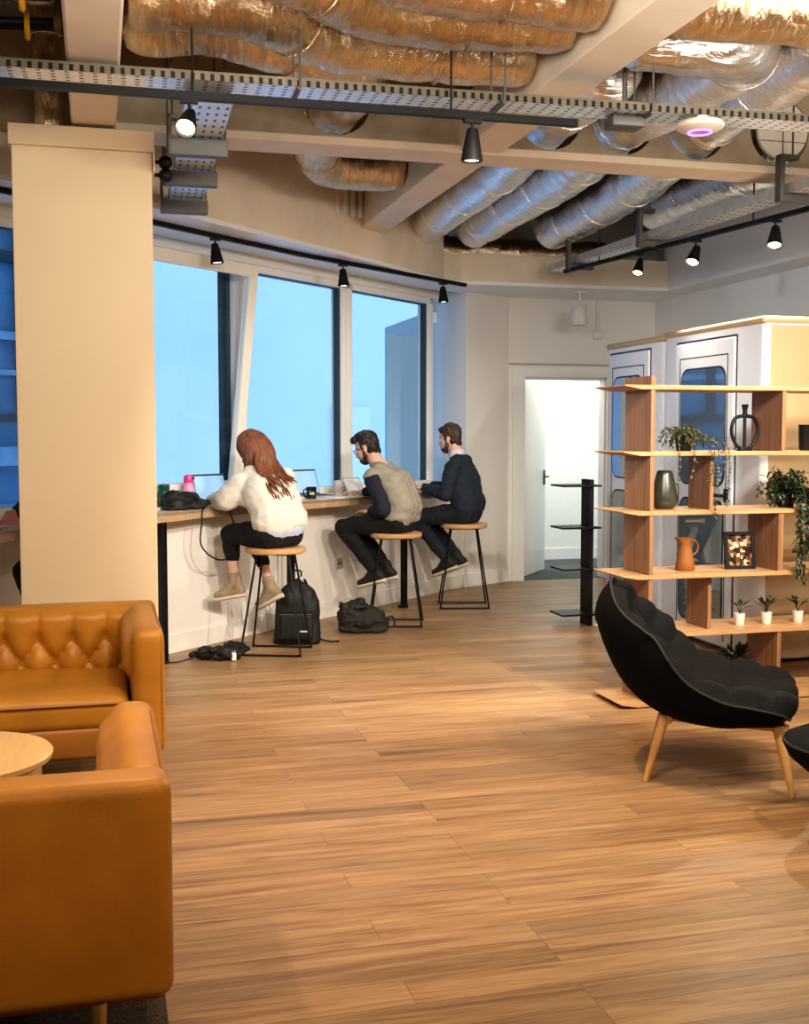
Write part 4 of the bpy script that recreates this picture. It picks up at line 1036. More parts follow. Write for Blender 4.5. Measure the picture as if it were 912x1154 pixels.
box2(b, (-w/2, -0.01, 0), (-w/2+f, 0.01, h)); box2(b, (w/2-f, -0.01, 0), (w/2, 0.01, h)); box2(b, (-w/2+f, -0.01, 0), (w/2-f, 0.01, f)); box2(b, (-w/2+f, -0.01, h-f), (w/2-f, 0.01, h)); obj('frame_border', b, M['black'], t, smooth=False, bevel=0.002)
b = NB(); box2(b, (-w/2+f, -0.002, f), (w/2-f, 0.006, h-f)); obj('photograph', b, photo_mat(), t, smooth=False)
b = NB(); add_slab(b, [(-0.025, 0.010, 0.13), (0.025, 0.010, 0.13), (0.035, 0.085, 0.012), (-0.035, 0.085, 0.012)], (0, 0.003, 0.002)); obj('stand', b, M['black'], t, smooth=False)

# black display stand by the far door
t = thing('black_shelf_stand', 'narrow black stand with four thin shelves by the open door', 'shelf', (3.63, 8.33, 0))
b = NB(); box2(b, (0.05, -0.08, 0), (0.085, 0.08, 1.14)); obj('back_panel', b, M['black'], t, smooth=False)
for z in (0.10, 0.455, 0.775, 1.10):
    b = NB(); box2(b, (-0.19, -0.13, z-0.014), (0.13, 0.13, z)); obj('shelf_board', b, M['black'], t, smooth=False, bevel=0.002)

# ------------------------------------------------------------------ phone pods
def make_pod(label, y0, y1, x0, dy0, dy1, h=2.25):
    t = thing('phone_pod', label, 'phone booth', (x0, y0, 0), 0, 'white phone pods')
    D = 1.0; w = y1-y0; z0 = 0.03
    b = NB(); rbox(b, (D/2, w/2, h/2+0.01), (D, w, h-0.02), 0.035, 5); obj('pod_shell', b, M['pod'], t)
    b = NB(); box2(b, (0.05, -0.006, 0.03), (D-0.05, 0.004, h-0.06)); obj('side_panel', b, M['podside'], t, smooth=False, bevel=0.003)
    b = NB(); box2(b, (0.05, -0.008, 1.02), (D-0.05, -0.004, 1.028)); obj('panel_joint', b, M['leather_d'], t, smooth=False)
    b = NB(); rbox(b, (D/2, w/2, h-0.028), (D+0.03, w+0.02, 0.05), 0.022, 4); obj('cornice', b, M['podside'], t)
    a, c = dy0-y0, dy1-y0; dw = c-a; dm = (a+c)/2
    # door frame with dark seams
    b = NB()
    for yy in (a, c): box2(b, (-0.004, yy-0.006, z0), (0.01, yy+0.006, 2.15))
    box2(b, (-0.004, a, 2.144), (0.01, c, 2.156)); obj('door_seam', b, M['seam'], t, smooth=False)
    d = bpy.data.objects.new('door', None); COL.objects.link(d); d.parent = t; d.location = (0, dm, 0)
    b = NB(); rbox(b, (-0.006, 0, 1.09), (0.03, dw-0.014, 2.09), 0.006); obj('door_panel', b, M['pod'], d)
    b = NB(); lw = dw-0.22
    for yy in (-lw/2-0.03, lw/2+0.03): box2(b, (-0.0235, yy-0.004, 0.08), (-0.02, yy+0.004, 2.03))
    box2(b, (-0.0235, -lw/2-0.03, 2.026), (-0.02, lw/2+0.03, 2.034)); obj('groove', b, M['seam'], d, smooth=False)
    for zc_, hh in ((1.545, 0.80), (0.60, 0.86)):
        for (mm, gx, ex, nm) in (('seam', -0.0245, 0.012, 'gasket'), ('podglass', -0.028, 0.0, 'pane')):
            pr = rrect(lw+ex*2, hh+ex*2, 0.09)
            b = NB(); add_slab(b, [(gx, p[0], zc_+p[1]) for p in pr], (0.006, 0, 0)); obj(nm, b, M[mm], d, smooth=False)
    b = NB(); rbox(b, (-0.034, -dw/2+0.055, 1.08), (0.02, 0.035, 0.09), 0.005); add_tube(b, [(-0.035, -dw/2+0.055, 1.08), (-0.075, -dw/2+0.055, 1.08), (-0.078, -dw/2+0.19, 1.075)], 0.011, 8); obj('door_handle', b, M['black'], d)
    return t
make_pod('white phone pod with a glazed door, nearer of the two behind the bookshelf', 6.57, 7.90, 4.12, 6.885, 7.70)
make_pod('white phone pod with a glazed door, farther of the two beside the doorway', 7.97, 8.95, 4.14, 8.16, 8.88, 2.24)
# ------------------------------------------------------------------ people
V = lambda *a: Vector(a)
def basis(fd, upv):
    x = Vector(fd).normalized(); y = Vector(upv).cross(x).normalized(); z = x.cross(y)
    return Matrix((x, y, z)).transposed()

def add_hand(b, wrist, d, pn, side, curl=0.5, s=1.0):
    """five fingered hand; d = pointing direction, pn = palm normal, side=+1 left hand"""
    d = Vector(d).normalized(); pn = (Vector(pn)-d*Vector(pn).dot(d)).normalized(); w = d.cross(pn)*side   # towards the little finger side
    palm = wrist+d*0.045*s
    m = Matrix((d, w, pn)).transposed()
    ellipsoid(b, palm, (0.055*s, 0.042*s, 0.017*s), m, 14)
    for k in (-0.026, -0.009, 0.009, 0.026): capsule(b, wrist+d*0.02*s+w*k*0.7*s, 0.012*s, wrist+d*0.085*s+w*k*s, 0.0105*s, 8)
    for k, L in ((-0.0285, 0.068), (-0.0095, 0.078), (0.0095, 0.073), (0.0285, 0.056)):
        p = wrist+d*0.088*s+w*k*s; a = 0.15; segs = (0.45, 0.32, 0.23); r = 0.0092*s
        for q in segs:
            dd = (d*math.cos(a)+pn*math.sin(a)+w*k*2.2).normalized(); p2 = p+dd*L*q*s; capsule(b, p, r, p2, r*0.92, 8); p = p2; r *= 0.92; a += curl
    p = wrist+d*0.03*s-w*0.033*s; a = (d*0.55-w*0.75+pn*0.25).normalized()
    for L, r, tw in ((0.035, 0.013, 0.0), (0.03, 0.0105, 0.35), (0.024, 0.0095, 0.6)):
        dd = (a*(1-tw)+d*tw+pn*0.15).normalized(); p2 = p+dd*L*s; capsule(b, p, r*s, p2, r*0.93*s, 8); p = p2

def add_foot(b, bs, ank, toe, side, F=0.85):
    v = (toe-ank); L = v.length; fx = v.normalized()
    sd = Vector((0, 0, 1)).cross(fx).normalized()
    s = (Quaternion(sd, -math.radians(19)) @ fx).normalized(); n = s.cross(sd)
    heel = ank-s*0.045*F-n*0.055; ball = ank+s*0.115*F-n*0.062; tip = ank+s*0.175*F-n*0.066; G = 0.55+0.45*F
    capsule(b, ank+n*0.035, 0.043*G, ank-n*0.01, 0.045*G); capsule(b, ank-n*0.01, 0.045*G, heel+n*0.005, 0.037*G); capsule(b, ank+s*0.01, 0.046*G, ball, 0.037*G); capsule(b, heel, 0.036*G, ball, 0.039*G)
    capsule(b, ball-sd*0.008, 0.036*G, tip-sd*0.004, 0.029*G); capsule(b, ball+sd*0.010, 0.035*G, tip+sd*0.008, 0.028*G)
    pts = [heel-s*0.042*F, heel-s*0.02*F, heel+s*0.03*F, (heel+ball)/2, ball, tip+s*0.01*F, tip+s*0.033*F]
    rs = [x*G for x in (0.022, 0.037, 0.040, 0.039, 0.046, 0.037, 0.016)]
    pts = [p-n*0.028 for p in pts]
    rings = []
    for p, r in zip(pts, rs):
        ring = []
        for k in range(14):
            a = 2*PI*k/14; ring.append(bs.verts.new(p+sd*math.cos(a)*r+n*math.sin(a)*0.017))
        rings.append(ring)
    for a, c in zip(rings[:-1], rings[1:]):
        for k in range(14): bs.faces.new((a[k], a[(k+1) % 14], c[(k+1) % 14], c[k]))
    bs.faces.new(rings[0][::-1]); bs.faces.new(rings[-1])

def person(label, loc, rz, J, o):
    t = thing('person', label, 'person', (loc[0], loc[1], 0), math.radians(rz), 'people working at the window counter')
    j = {k: Vector(v) for k, v in J.items()}
    B = NB(); fat = o.get('fat', 0.0)
    hm = basis(o['face'], o.get('up', (0, 0, 1))); hc = j['head']
    H = lambda x, y, z: hc+hm @ Vector((x, y, z))
    # head
    ellipsoid(B, H(-0.012, 0, 0.03), (0.094, 0.073, 0.088), hm, 24); ellipsoid(B, H(0.022, 0, -0.03), (0.066, 0.060, 0.084), hm, 20)
    ellipsoid(B, H(0.040, 0, -0.088), (0.040, 0.040, 0.030), hm, 14); ellipsoid(B, H(0.060, 0, 0.018), (0.026, 0.050, 0.014), hm, 14)
    capsule(B, H(0.082, 0, 0.005), 0.009, H(0.102, 0, -0.034), 0.013, 10); ellipsoid(B, H(0.086, 0, -0.036), (0.014, 0.019, 0.010), hm, 10); ellipsoid(B, H(0.074, 0, -0.064), (0.016, 0.026, 0.012), hm, 12)
    for s in (-1, 1):
        ellipsoid(B, H(-0.008, s*0.076, -0.018), (0.020, 0.008, 0.033), hm, 12); ellipsoid(B, H(0.052, s*0.036, -0.025), (0.024, 0.020, 0.022), hm, 12)
    # neck, trunk, limbs: one skinned body
    chain(B, [H(-0.03, 0, -0.06), j['neck'], j['upper']], [0.055, 0.058, 0.07])
    for y in (-0.065, 0, 0.065): chain(B, [j['pelvis']+V(0, y, 0), j['lumbar']+V(0, y*0.9, 0), j['thorax']+V(0, y, 0), j['upper']+V(0, y, -0.01)], [0.10, 0.092, 0.098, 0.068])
    for s, S in ((1, 'L'), (-1, 'R')):
        capsule(B, j['upper'], 0.06, j['sh'+S], 0.05)
        chain(B, [j['sh'+S], j['el'+S], j['wr'+S]], [0.048, 0.038, 0.026])
        add_hand(B, j['wr'+S], o['hd'+S], o.get('pn'+S, (0, 0, -1)), s, o.get('curl', 0.35), o.get('hs', 1.0))
        chain(B, [j['pelvis']+V(0.0, s*0.085, -0.005), j['kn'+S], j['an'+S]], [0.082, 0.05, 0.033])
        capsule(B, j['an'+S], 0.031, j['an'+S]+(j['toe'+S]-j['an'+S])*0.2-V(0, 0, 0.015), 0.024)
    obj('body', remesh(B, 0.0075, 2), M[o['skin']], t, angle=180)
    # face details
    for s in (-1, 1):
        b = NB(); ellipsoid(b, H(0.077, s*0.031, 0.0), (0.009, 0.013, 0.008), hm, 12); e = obj('eye', b, M['eyew'], t)
        b = NB(); ellipsoid(b, H(0.085, s*0.031, 0.0), (0.003, 0.005, 0.005), hm, 8); obj('iris', b, M['eyeb'], e)
        b = NB(); capsule(b, H(0.083, s*0.014, 0.020), 0.005, H(0.070, s*0.050, 0.022), 0.004, 6); obj('eyebrow', b, M[o['hair']], t)
    b = NB(); capsule(b, H(0.088, -0.018, -0.062), 0.005, H(0.088, 0.018, -0.062), 0.005, 8); obj('mouth', b, M['lips'], t)
    # trousers
    b = NB()
    for y in (-0.075, 0, 0.075): chain(b, [j['pelvis']+V(-0.02, y, 0.055), j['pelvis']+V(-0.01, y*1.2, 0.0)], [0.100, 0.108+fat])
    for s, S in ((1, 'L'), (-1, 'R')):
        hem = j['an'+S]+(j['kn'+S]-j['an'+S]).normalized()*o.get('hem', 0.05)
        chain(b, [j['pelvis']+V(0.0, s*0.09, -0.01), (j['pelvis']+V(0, s*0.09, -0.01))*0.5+j['kn'+S]*0.5+V(0, 0, 0.006), j['kn'+S]], [0.098+fat, 0.088+fat*0.7, 0.068])
        chain(b, [j['kn'+S], j['kn'+S]*0.55+hem*0.45, hem], [0.068, 0.062, o.get('hemr', 0.048)])
    b = remesh(b, 0.0095, 3); wrinkle(b, 0.008, 14, 2.0); obj('trousers', b, M[o['trousers']], t, angle=180)
    # shoes
    for s, S in ((1, 'L'), (-1, 'R')):
        b = NB(); bs = NB(); add_foot(b, bs, j['an'+S], j['toe'+S], s, o.get('foot', 0.85))
        if o.get('boot'): capsule(b, j['an'+S], 0.047, j['an'+S]+(j['kn'+S]-j['an'+S]).normalized()*0.05, 0.046)
        sh = obj('shoe', remesh(b, 0.0075, 3), M[o['shoe']], t, angle=180); obj('sole', bs, M['sole'], sh, angle=60)
    # upper garment
    b = NB(); g = o.get('loose', 0.022); ws = NB()
    for y in (-0.07, 0, 0.07):
        chain(b, [j['pelvis']+V(-0.02, y*1.1, o.get('hemz', 0.10)), j['lumbar']+V(0, y, 0), j['thorax']+V(0, y*1.1, 0), j['upper']+V(-0.01, y, -0.015)], [0.110+g, 0.098+g, 0.105+g, 0.070+g*0.6])
    arms = NB() if o.get('sleeve') else b
    for s, S in ((1, 'L'), (-1, 'R')):
        capsule(b, j['upper']+V(0, 0, -0.01), 0.068, j['sh'+S], 0.062+g*0.4)
        cuff = j['el'+S]*o.get('cuff', 0.12)+j['wr'+S]*(1-o.get('cuff', 0.12))
        st0 = j['sh'+S] if not o.get('sleeve') else j['sh'+S]*0.86+j['el'+S]*0.14
        chain(arms, [st0, j['el'+S], cuff], [0.062+g*0.5, 0.052+g*o.get('batw', 0.6), 0.038+g*0.4])
        if o.get('batw', 0) > 1: chain(arms, [j['thorax']+V(0, s*0.10, -0.05), j['el'+S]*0.7+j['thorax']*0.3+V(0, 0, 0.015)], [0.09, 0.062])
    capsule(b, j['upper'], 0.070, j['neck']-V(0, 0, 0.012), 0.064)
    b = remesh(b, 0.0095, 4); wrinkle(b, o.get('wr', 0.008), 9, rz*0.1, (1, 1, 2.2)); obj(o['topname'], b, M[o['top']], t, angle=180)
    if o.get('sleeve'):
        arms = remesh(arms, 0.0095, 3); wrinkle(arms, 0.009, 15, 4.0); obj('sleeves', arms, M[o['sleeve']], t, angle=180, label='navy sleeves')
    if o.get('shirt'):
        b = NB()
        for y in (-0.07, 0, 0.07): chain(b, [j['pelvis']+V(-0.025, y*1.1, 0.055), j['lumbar']+V(-0.005, y, -0.02)], [0.122, 0.108])
        obj('shirt_hem', remesh(b, 0.010, 3), M[o['shirt']], t, angle=180)
    if o.get('collar'):
        b = NB(); n0 = j['neck']; ax = (H(-0.03, 0, -0.06)-n0).normalized(); m = orient(n0-ax*0.02, ax)
        add_lathe(b, [(0.062, 0), (0.074, 0.004), (0.067, 0.055), (0.060, 0.056), (0.055, 0.01)], 24, M=m); obj('collar', b, M['collar'], t)
    # hair
    b = NB()
    if o['hairkind'] == 'short':
        ellipsoid(b, H(-0.022, 0, 0.047), (0.096, 0.080, 0.086), hm, 28); ellipsoid(b, H(-0.045, 0, 0.0), (0.062, 0.076, 0.085), hm, 24); ellipsoid(b, H(-0.065, 0, -0.045), (0.034, 0.052, 0.05), hm, 16)
        if o.get('quiff'): ellipsoid(b, H(0.052, 0, 0.092), (0.050, 0.056, 0.032), hm, 18); ellipsoid(b, H(0.0, 0, 0.105), (0.07, 0.062, 0.032), hm, 18)
        else: ellipsoid(b, H(0.035, 0, 0.088), (0.045, 0.058, 0.028), hm, 18)
        for s in (-1, 1): ellipsoid(b, H(0.008, s*0.066, 0.012), (0.016, 0.014, 0.042), hm, 12)
        b = remesh(b, 0.006, 2); wrinkle(b, 0.010, 42, 1.0); obj('hair', b, M[o['hair']], t, angle=180)
        if o.get('beard'):
            b = NB()
            ellipsoid(b, H(0.046, 0, -0.092), (0.042, 0.044, 0.032), hm, 16); ellipsoid(b, H(0.080, 0, -0.082), (0.018, 0.028, 0.016), hm, 12); ellipsoid(b, H(0.085, 0, -0.052), (0.012, 0.028, 0.006), hm, 12)
            for s in (-1, 1): chain(b, [H(0.008, s*0.066, -0.02), H(0.015, s*0.060, -0.065), H(0.045, s*0.042, -0.10)], [0.012, 0.018, 0.02], 10)
            b = remesh(b, 0.006, 2); wrinkle(b, 0.005, 60, 5.0); obj('beard', b, M[o['hair']], t, angle=180)
        if o.get('glasses'):
            b = NB()
            for s in (-1, 1):
                add_tube(b, [H(0.097+0.0*k, s*0.032+0.022*math.cos(2*PI*k/16), -0.002+0.018*math.sin(2*PI*k/16)) for k in range(16)], 0.002, 6, closed=True)
                add_tube(b, [H(0.097, s*0.054, 0.004), H(0.06, s*0.077, 0.006), H(-0.01, s*0.081, 0.0)], 0.002, 6)
            add_tube(b, [H(0.097, -0.010, 0.002), H(0.101, 0, 0.005), H(0.097, 0.010, 0.002)], 0.002, 6); obj('glasses', b, M['black'], t)
    else:
        ellipsoid(b, H(-0.016, 0, 0.038), (0.104, 0.085, 0.094), hm, 28); ellipsoid(b, H(-0.05, 0, -0.02), (0.066, 0.080, 0.095), hm, 24)
        random.seed(11)
        for k in range(60):
            a = math.radians(-122+244*k/59.0)          # 0 = straight back, +- towards the temples
            ca, sa = math.cos(a), math.sin(a)
            top = H(-0.016-0.05*ca, 0.045*sa, 0.115); side = H(-0.016-0.100*ca, 0.088*sa, 0.03+random.uniform(-0.01, 0.01)); low = H(-0.016-0.102*ca, 0.098*sa, -0.075+random.uniform(-0.02, 0.01))
            if abs(a) < 1.35:                          # falls down the back
                e1 = j['upper']+V(-0.098, sa*0.10+0.015+random.uniform(-.015, .015), 0.035+random.uniform(-0.01, 0.02)); e2 = j['thorax']+V(-0.172, sa*0.10+0.025+random.uniform(-.03, .03), random.uniform(-0.05, 0.10))
                pts = [top, side, low, e1, e2]; rs = (0.016, 0.022, 0.022, 0.016, 0.003)
            else:
                e1 = low+V(0.02, 0.012*(1 if sa > 0 else -1), -0.10+random.uniform(-.03, .03)); pts = [top, side, low, e1]; rs = (0.014, 0.020, 0.018, 0.004)
            path = smooth_path(pts, 6); n = len(path)-1
            rr = []
            for i in range(n+1):
                x = i/n*(len(rs)-1); q = min(int(x), len(rs)-2); rr.append(rs[q]+(rs[q+1]-rs[q])*(x-q))
            add_tube(b, path, rr, 7)
        wr_ = b; obj('hair', wr_, M[o['hair']], t, angle=180)
    return t

person('woman with long auburn hair in a cream sweater, leaning over a laptop', S1, 125,
       dict(pelvis=(-0.02, 0, .825), lumbar=(-0.035, 0, .95), thorax=(0.045, 0.01, 1.10), upper=(.135, 0.01, 1.215), neck=(.17, 0.01, 1.26), head=(.215, 0.015, 1.385),
            shL=(.165, .17, 1.165), elL=(.25, .21, 1.05), wrL=(.46, .17, 1.022), shR=(.09, -.18, 1.19), elR=(.26, -.27, 1.04), wrR=(.45, -.13, 1.018),
            knL=(.37, .085, .80), anL=(.31, .09, .455), toeL=(.44, .20, .375), knR=(.34, -.11, .775), anR=(.16, -.10, .42), toeR=(.29, -.055, .285)),
       dict(face=(.75, .2, -.55), skin='skin2', hair='hair_r', hairkind='long', trousers='trouser', shoe='boot', boot=True, hem=0.19, hemr=0.050, foot=0.78, top='knit_w', topname='sweater', loose=0.032, batw=1.01, hemz=0.095, shirt='blue_sh', cuff=0.02, wr=0.007,
            hdL=(1, -.2, 0), hdR=(1, .25, 0), hs=0.9, fat=0.006))
person('bearded man with glasses in a taupe sweater with navy sleeves, hunched at the counter', S2, 140,
       dict(pelvis=(-0.03, 0, .815), lumbar=(-0.08, 0, .93), thorax=(0.0, 0, 1.10), upper=(.11, 0, 1.215), neck=(.165, 0, 1.265), head=(.255, 0.0, 1.385),
            shL=(.13, .165, 1.165), elL=(-.01, .235, .915), wrL=(.18, .10, .885), shR=(.15, -.165, 1.18), elR=(.22, -.30, 1.035), wrR=(.43, -.25, 1.016),
            knL=(.40, .13, .76), anL=(.12, .12, .425), toeL=(.265, .125, .335), knR=(.42, -.10, .76), anR=(.10, -.055, .43), toeR=(.24, -.05, .34)),
       dict(face=(.93, .12, -.42), skin='skin2', hair='hair_d', hairkind='short', quiff=True, beard=True, glasses=True, trousers='trouser', shoe='sneak', hem=0.02, hemr=0.05, top='knit_g', topname='sweater', sleeve='navy', loose=0.014, hemz=0.06, cuff=0.18,
            hdL=(1, -.5, 0), hdR=(1, .2, 0.02), curl=0.4))
person('man in a dark navy pullover with pale collar, sitting upright at the counter end', S3, 140,
       dict(pelvis=(-0.02, 0, .815), lumbar=(-0.03, 0, .93), thorax=(0.01, 0, 1.10), upper=(.04, 0, 1.255), neck=(.065, 0, 1.315), head=(.135, 0.0, 1.455),
            shL=(.03, .185, 1.20), elL=(.06, .245, .985), wrL=(.315, .13, 1.030), shR=(.06, -.18, 1.21), elR=(.13, -.26, 1.01), wrR=(.375, -.17, 1.030),
            knL=(.40, .14, .765), anL=(.11, .10, .41), toeL=(.25, .10, .30), knR=(.42, -.10, .765), anR=(.08, -.07, .42), toeR=(.215, -.06, .31)),
       dict(face=(.97, .06, -.22), skin='skin2', hair='hair_m', hairkind='short', beard=True, trousers='jeans', shoe='sneak', hem=0.03, hemr=0.05, top='navy2', topname='pullover', loose=0.020, hemz=0.09, cuff=0.06, collar=True,
            hdL=(1, -.1, 0.0), hdR=(1, .2, 0.0), curl=0.4))
person('person in black trousers almost hidden behind the cream column, one knee showing', S0, 174,
       dict(pelvis=(0.0, 0, .815), lumbar=(-0.02, 0, .93), thorax=(0.0, 0, 1.10), upper=(.02, 0, 1.235), neck=(.03, 0, 1.29), head=(.06, -.0, 1.42),
            shL=(.02, .13, 1.185), elL=(.10, .16, 0.96), wrL=(.25, .02, .91), shR=(.02, -.13, 1.19), elR=(.10, -.20, 1.02), wrR=(.27, -.22, 1.02),
            knL=(.46, .05, .725), anL=(.36, .06, .40), toeL=(.48, .06, .29), knR=(.46, -.10, .725), anR=(.34, -.09, .40), toeR=(.46, -.09, .29)),
       dict(face=(.95, -.1, -.2), skin='skin', hair='hair_d', hairkind='short', trousers='trouser', shoe='sneak', hem=0.03, hemr=0.05, top='navy', topname='pullover', loose=0.008, hemz=0.09, cuff=0.1,
            hdL=(1, -.1, 0), hdR=(1, -.2, 0)))

# ------------------------------------------------------------------ things on the counter
CT = 0.985
def laptop(label, x, y, rz, tilt=105, w=0.31, d=0.215):
    t = thing('laptop', label, 'laptop', (x, y, CT), rz, 'open laptops on the counter')       # user sits on local -y
    b = NB(); rbox(b, (0, 0, 0.008), (w, d, 0.014), 0.005); obj('base', b, M['steel'], t)
    b = NB(); box2(b, (-w/2+0.02, -0.01, 0.0145), (w/2-0.02, d/2-0.02, 0.0160)); obj('keyboard', b, M['kbd'], t, smooth=False)
    li = bpy.data.objects.new('lid', None); COL.objects.link(li); li.parent = t; li.location = (0, d/2-0.005, 0.014); li.rotation_euler = (math.radians(90-tilt), 0, 0)
    b = NB(); rbox(b, (0, 0.004, d/2), (w, 0.007, d), 0.003); obj('lid_shell', b, M['steel'], li)
    b = NB(); box2(b, (-w/2+0.004, -0.0012, 0.004), (w/2-0.004, 0.001, d-0.004)); obj('bezel', b, M['kbd'], li, smooth=False)
    b = NB(); box2(b, (-w/2+0.010, -0.0022, 0.014), (w/2-0.010, -0.0008, d-0.016)); obj('screen', b, M['screen'], li, smooth=False)
    return t
laptop('open grey laptop in front of the woman in the cream sweater', 0.865, 8.29, math.radians(38))
laptop('open grey laptop behind the black mug, between the woman and the bearded man', 1.69, 9.20, math.radians(30), 108)
# pink bottle
t = thing('water_bottle', 'tall pink to blue water bottle with a hot pink lid, left of the laptop', 'bottle', (0.615, 8.19, CT))
b = NB(); add_lathe(b, [(0, 0), (0.033, 0), (0.037, 0.006), (0.037, 0.15), (0.033, 0.165), (0.028, 0.172), (0, 0.172)], 28); obj('bottle_body', b, M['pink'], t)
b = NB(); add_lathe(b, [(0, 0.17), (0.033, 0.17), (0.035, 0.178), (0.034, 0.20), (0.030, 0.216), (0.018, 0.224), (0, 0.225)], 28); obj('lid', b, M['pinkcap'], t)
b = NB(); rbox(b, (0.030, -0.015, 0.200), (0.018, 0.025, 0.02), 0.005); obj('spout', b, M['kbd'], t)
# green bottle with loop
t = thing('green_flask', 'squat dark green flask with a carrying loop beside the column', 'bottle', (0.435, 8.0, CT))
b = NB(); add_lathe(b, [(0, 0), (0.040, 0), (0.045, 0.008), (0.046, 0.10), (0.040, 0.125), (0.034, 0.135), (0, 0.135)], 28); obj('flask_body', b, M['green'], t)
b = NB(); add_lathe(b, [(0, 0.134), (0.037, 0.134), (0.039, 0.14), (0.037, 0.165), (0, 0.17)], 24); obj('lid', b, M['green'], t)
b = NB(); add_tube(b, smooth_path([(-0.036, 0, 0.15), (-0.066, 0, 0.155), (-0.072, 0, 0.12), (-0.066, 0, 0.06), (-0.045, 0, 0.05)], 5), 0.009, 8); obj('loop', b, M['green_l'], t)
# black pouch and its lead
t = thing('black_pouch', 'crumpled black pouch bag on the counter beside the column', 'bag', (0.545, 7.88, CT), math.radians(25))
b = NB(); ellipsoid(b, (0, 0, 0.062), (0.135, 0.085, 0.064)); ellipsoid(b, (-0.075, 0, 0.075), (0.07, 0.07, 0.055)); ellipsoid(b, (0.10, -0.02, 0.035), (0.10, 0.06, 0.034))
box2(b, (-0.13, -0.07, 0.0), (0.14, 0.07, 0.02)); b = remesh(b, 0.009, 2); wrinkle(b, 0.018, 12, 1.0, (1, 1, 2.0))
for v in b.verts: v.co.z = max(0.001, v.co.z)
obj('pouch_body', b, M['bagk'], t, angle=180)
b = NB(); add_tube(b, smooth_path([(-0.13, -0.03, 0.06), (-0.06, -0.075, 0.12), (0.03, -0.08, 0.115), (0.11, -0.08, 0.05)], 6), 0.008, 8, sq=0.5); obj('zip', b, M['dgalv'], t)
b = NB(); add_tube(b, smooth_path([(0.72, 7.99, CT+0.01), (0.685, 7.885, CT+0.004), (0.675, 7.86, 0.90), (0.67, 7.86, 0.74), (0.78, 7.88, 0.64), (0.91, 8.01, 0.66), (0.93, 8.06, 0.80), (0.885, 8.075, 0.95), (0.85, 8.10, CT+0.008), (0.80, 8.16, CT+0.008)], 8), 0.0055, 8)
o = obj('power_cord', b, M['black']); tag(o, 'black lead hanging in a loop below the counter edge', 'cord')
# mug, glass, papers, tablet stand, sprig
t = thing('coffee_mug', 'black mug with white lettering between the woman and the bearded man', 'mug', (1.625, 8.96, CT), math.radians(200))
b = NB(); add_lathe(b, [(0, 0), (0.038, 0), (0.041, 0.006), (0.041, 0.092), (0.037, 0.092), (0.036, 0.012), (0, 0.010)], 28); obj('cup', b, M['mug'], t)
b = NB(); add_tube(b, smooth_path([(0.040, 0, 0.075), (0.066, 0, 0.072), (0.070, 0, 0.045), (0.062, 0, 0.022), (0.040, 0, 0.018)], 5), 0.006, 8); obj('handle', b, M['mug'], t)
b = NB()
for k, (a0, hgt) in enumerate(((-0.42, 0.028), (-0.22, 0.018), (-0.02, 0.020), (0.18, 0.026), (0.36, 0.018))):
    a = math.radians(70)+a0
    add_box(b, (0.0415*math.cos(a), 0.0415*math.sin(a), 0.042+hgt/2-0.01), (0.0012, 0.005, hgt), a); add_box(b, (0.0415*math.cos(a+.07), 0.0415*math.sin(a+.07), 0.035), (0.0012, 0.006, 0.004), a)
obj('lettering', b, M['label'], t, smooth=False)
b = NB(); add_lathe(b, [(0, 0), (0.028, 0), (0.032, 0.008), (0.041, 0.125), (0.038, 0.125), (0.030, 0.014), (0, 0.012)], 26); o = obj('tumbler', b, M['amber']); o.location = (1.915, 9.31, CT); tag(o, 'tall pinkish tumbler right of the second laptop', 'glass')
b = NB(); rbox(b, (0, 0, 0.004), (0.24, 0.17, 0.008), 0.002, 2); o = obj('notebook', b, M['paper']); o.location = (1.86, 9.06, CT); o.rotation_euler = (0, 0, math.radians(35)); tag(o, 'white open notebook lying right of the black mug', 'notebook')
b = NB(); rbox(b, (0, 0, 0.002), (0.30, 0.21, 0.004), 0.001, 2); o = obj('paper_sheet', b, M['paper']); o.location = (2.10, 9.28, CT); o.rotation_euler = (0, 0, math.radians(30)); tag(o, 'sheets of white paper in front of the bearded man', 'paper')
t = thing('tablet', 'tablet leaning on a wire stand in front of the bearded man', 'tablet', (2.10, 9.46, CT+0.004), math.radians(30))
b = NB(); add_slab(b, [(-0.10, 0, 0.01), (0.10, 0, 0.01), (0.10, 0.075, 0.135), (-0.10, 0.075, 0.135)], (0, 0.006, -0.004)); obj('tablet_body', b, M['steel'], t, smooth=False)
b = NB(); add_slab(b, [(-0.092, 0.004, 0.0195), (0.092, 0.004, 0.0195), (0.092, 0.07, 0.129), (-0.092, 0.07, 0.129)], (0, -0.0015, 0.001)); obj('screen', b, M['paper'], t, smooth=False)
b = NB()
for x in (-0.05, 0.05): add_tube(b, [(x, -0.03, 0.012), (x, -0.01, 0.003), (x, 0.12, 0.003), (x, 0.065, 0.11)], 0.003, 6)
obj('stand', b, M['dgalv'], t)
b = NB(); capsule(b, (0, 0, 0.0), 0.004, (0.12, 0, 0.02), 0.004, 8); o = obj('pen', b, M['black']); o.location = (2.08, 9.175, CT+0.010); o.rotation_euler = (0, 0, math.radians(100)); tag(o, 'dark pen on the paper sheets by the bearded man', 'pen')
t = thing('glass_with_sprig', 'small glass holding a thin sprig on the counter between the two men', 'vase', (2.55, 9.72, CT))
b = NB(); add_lathe(b, [(0, 0), (0.025, 0), (0.028, 0.006), (0.024, 0.09), (0.021, 0.09), (0.022, 0.01), (0, 0.008)], 20); obj('glass_body', b, M['steel'], t)
bl = NB(); bs = NB(); random.seed(8)
for a in range(6): vine(bl, bs, [(0, 0, 0.02), (0.02*math.cos(a), 0.02*math.sin(a), 0.14), (0.07*math.cos(a), 0.07*math.sin(a), 0.20)], 0.02, 0.006, 0.04)
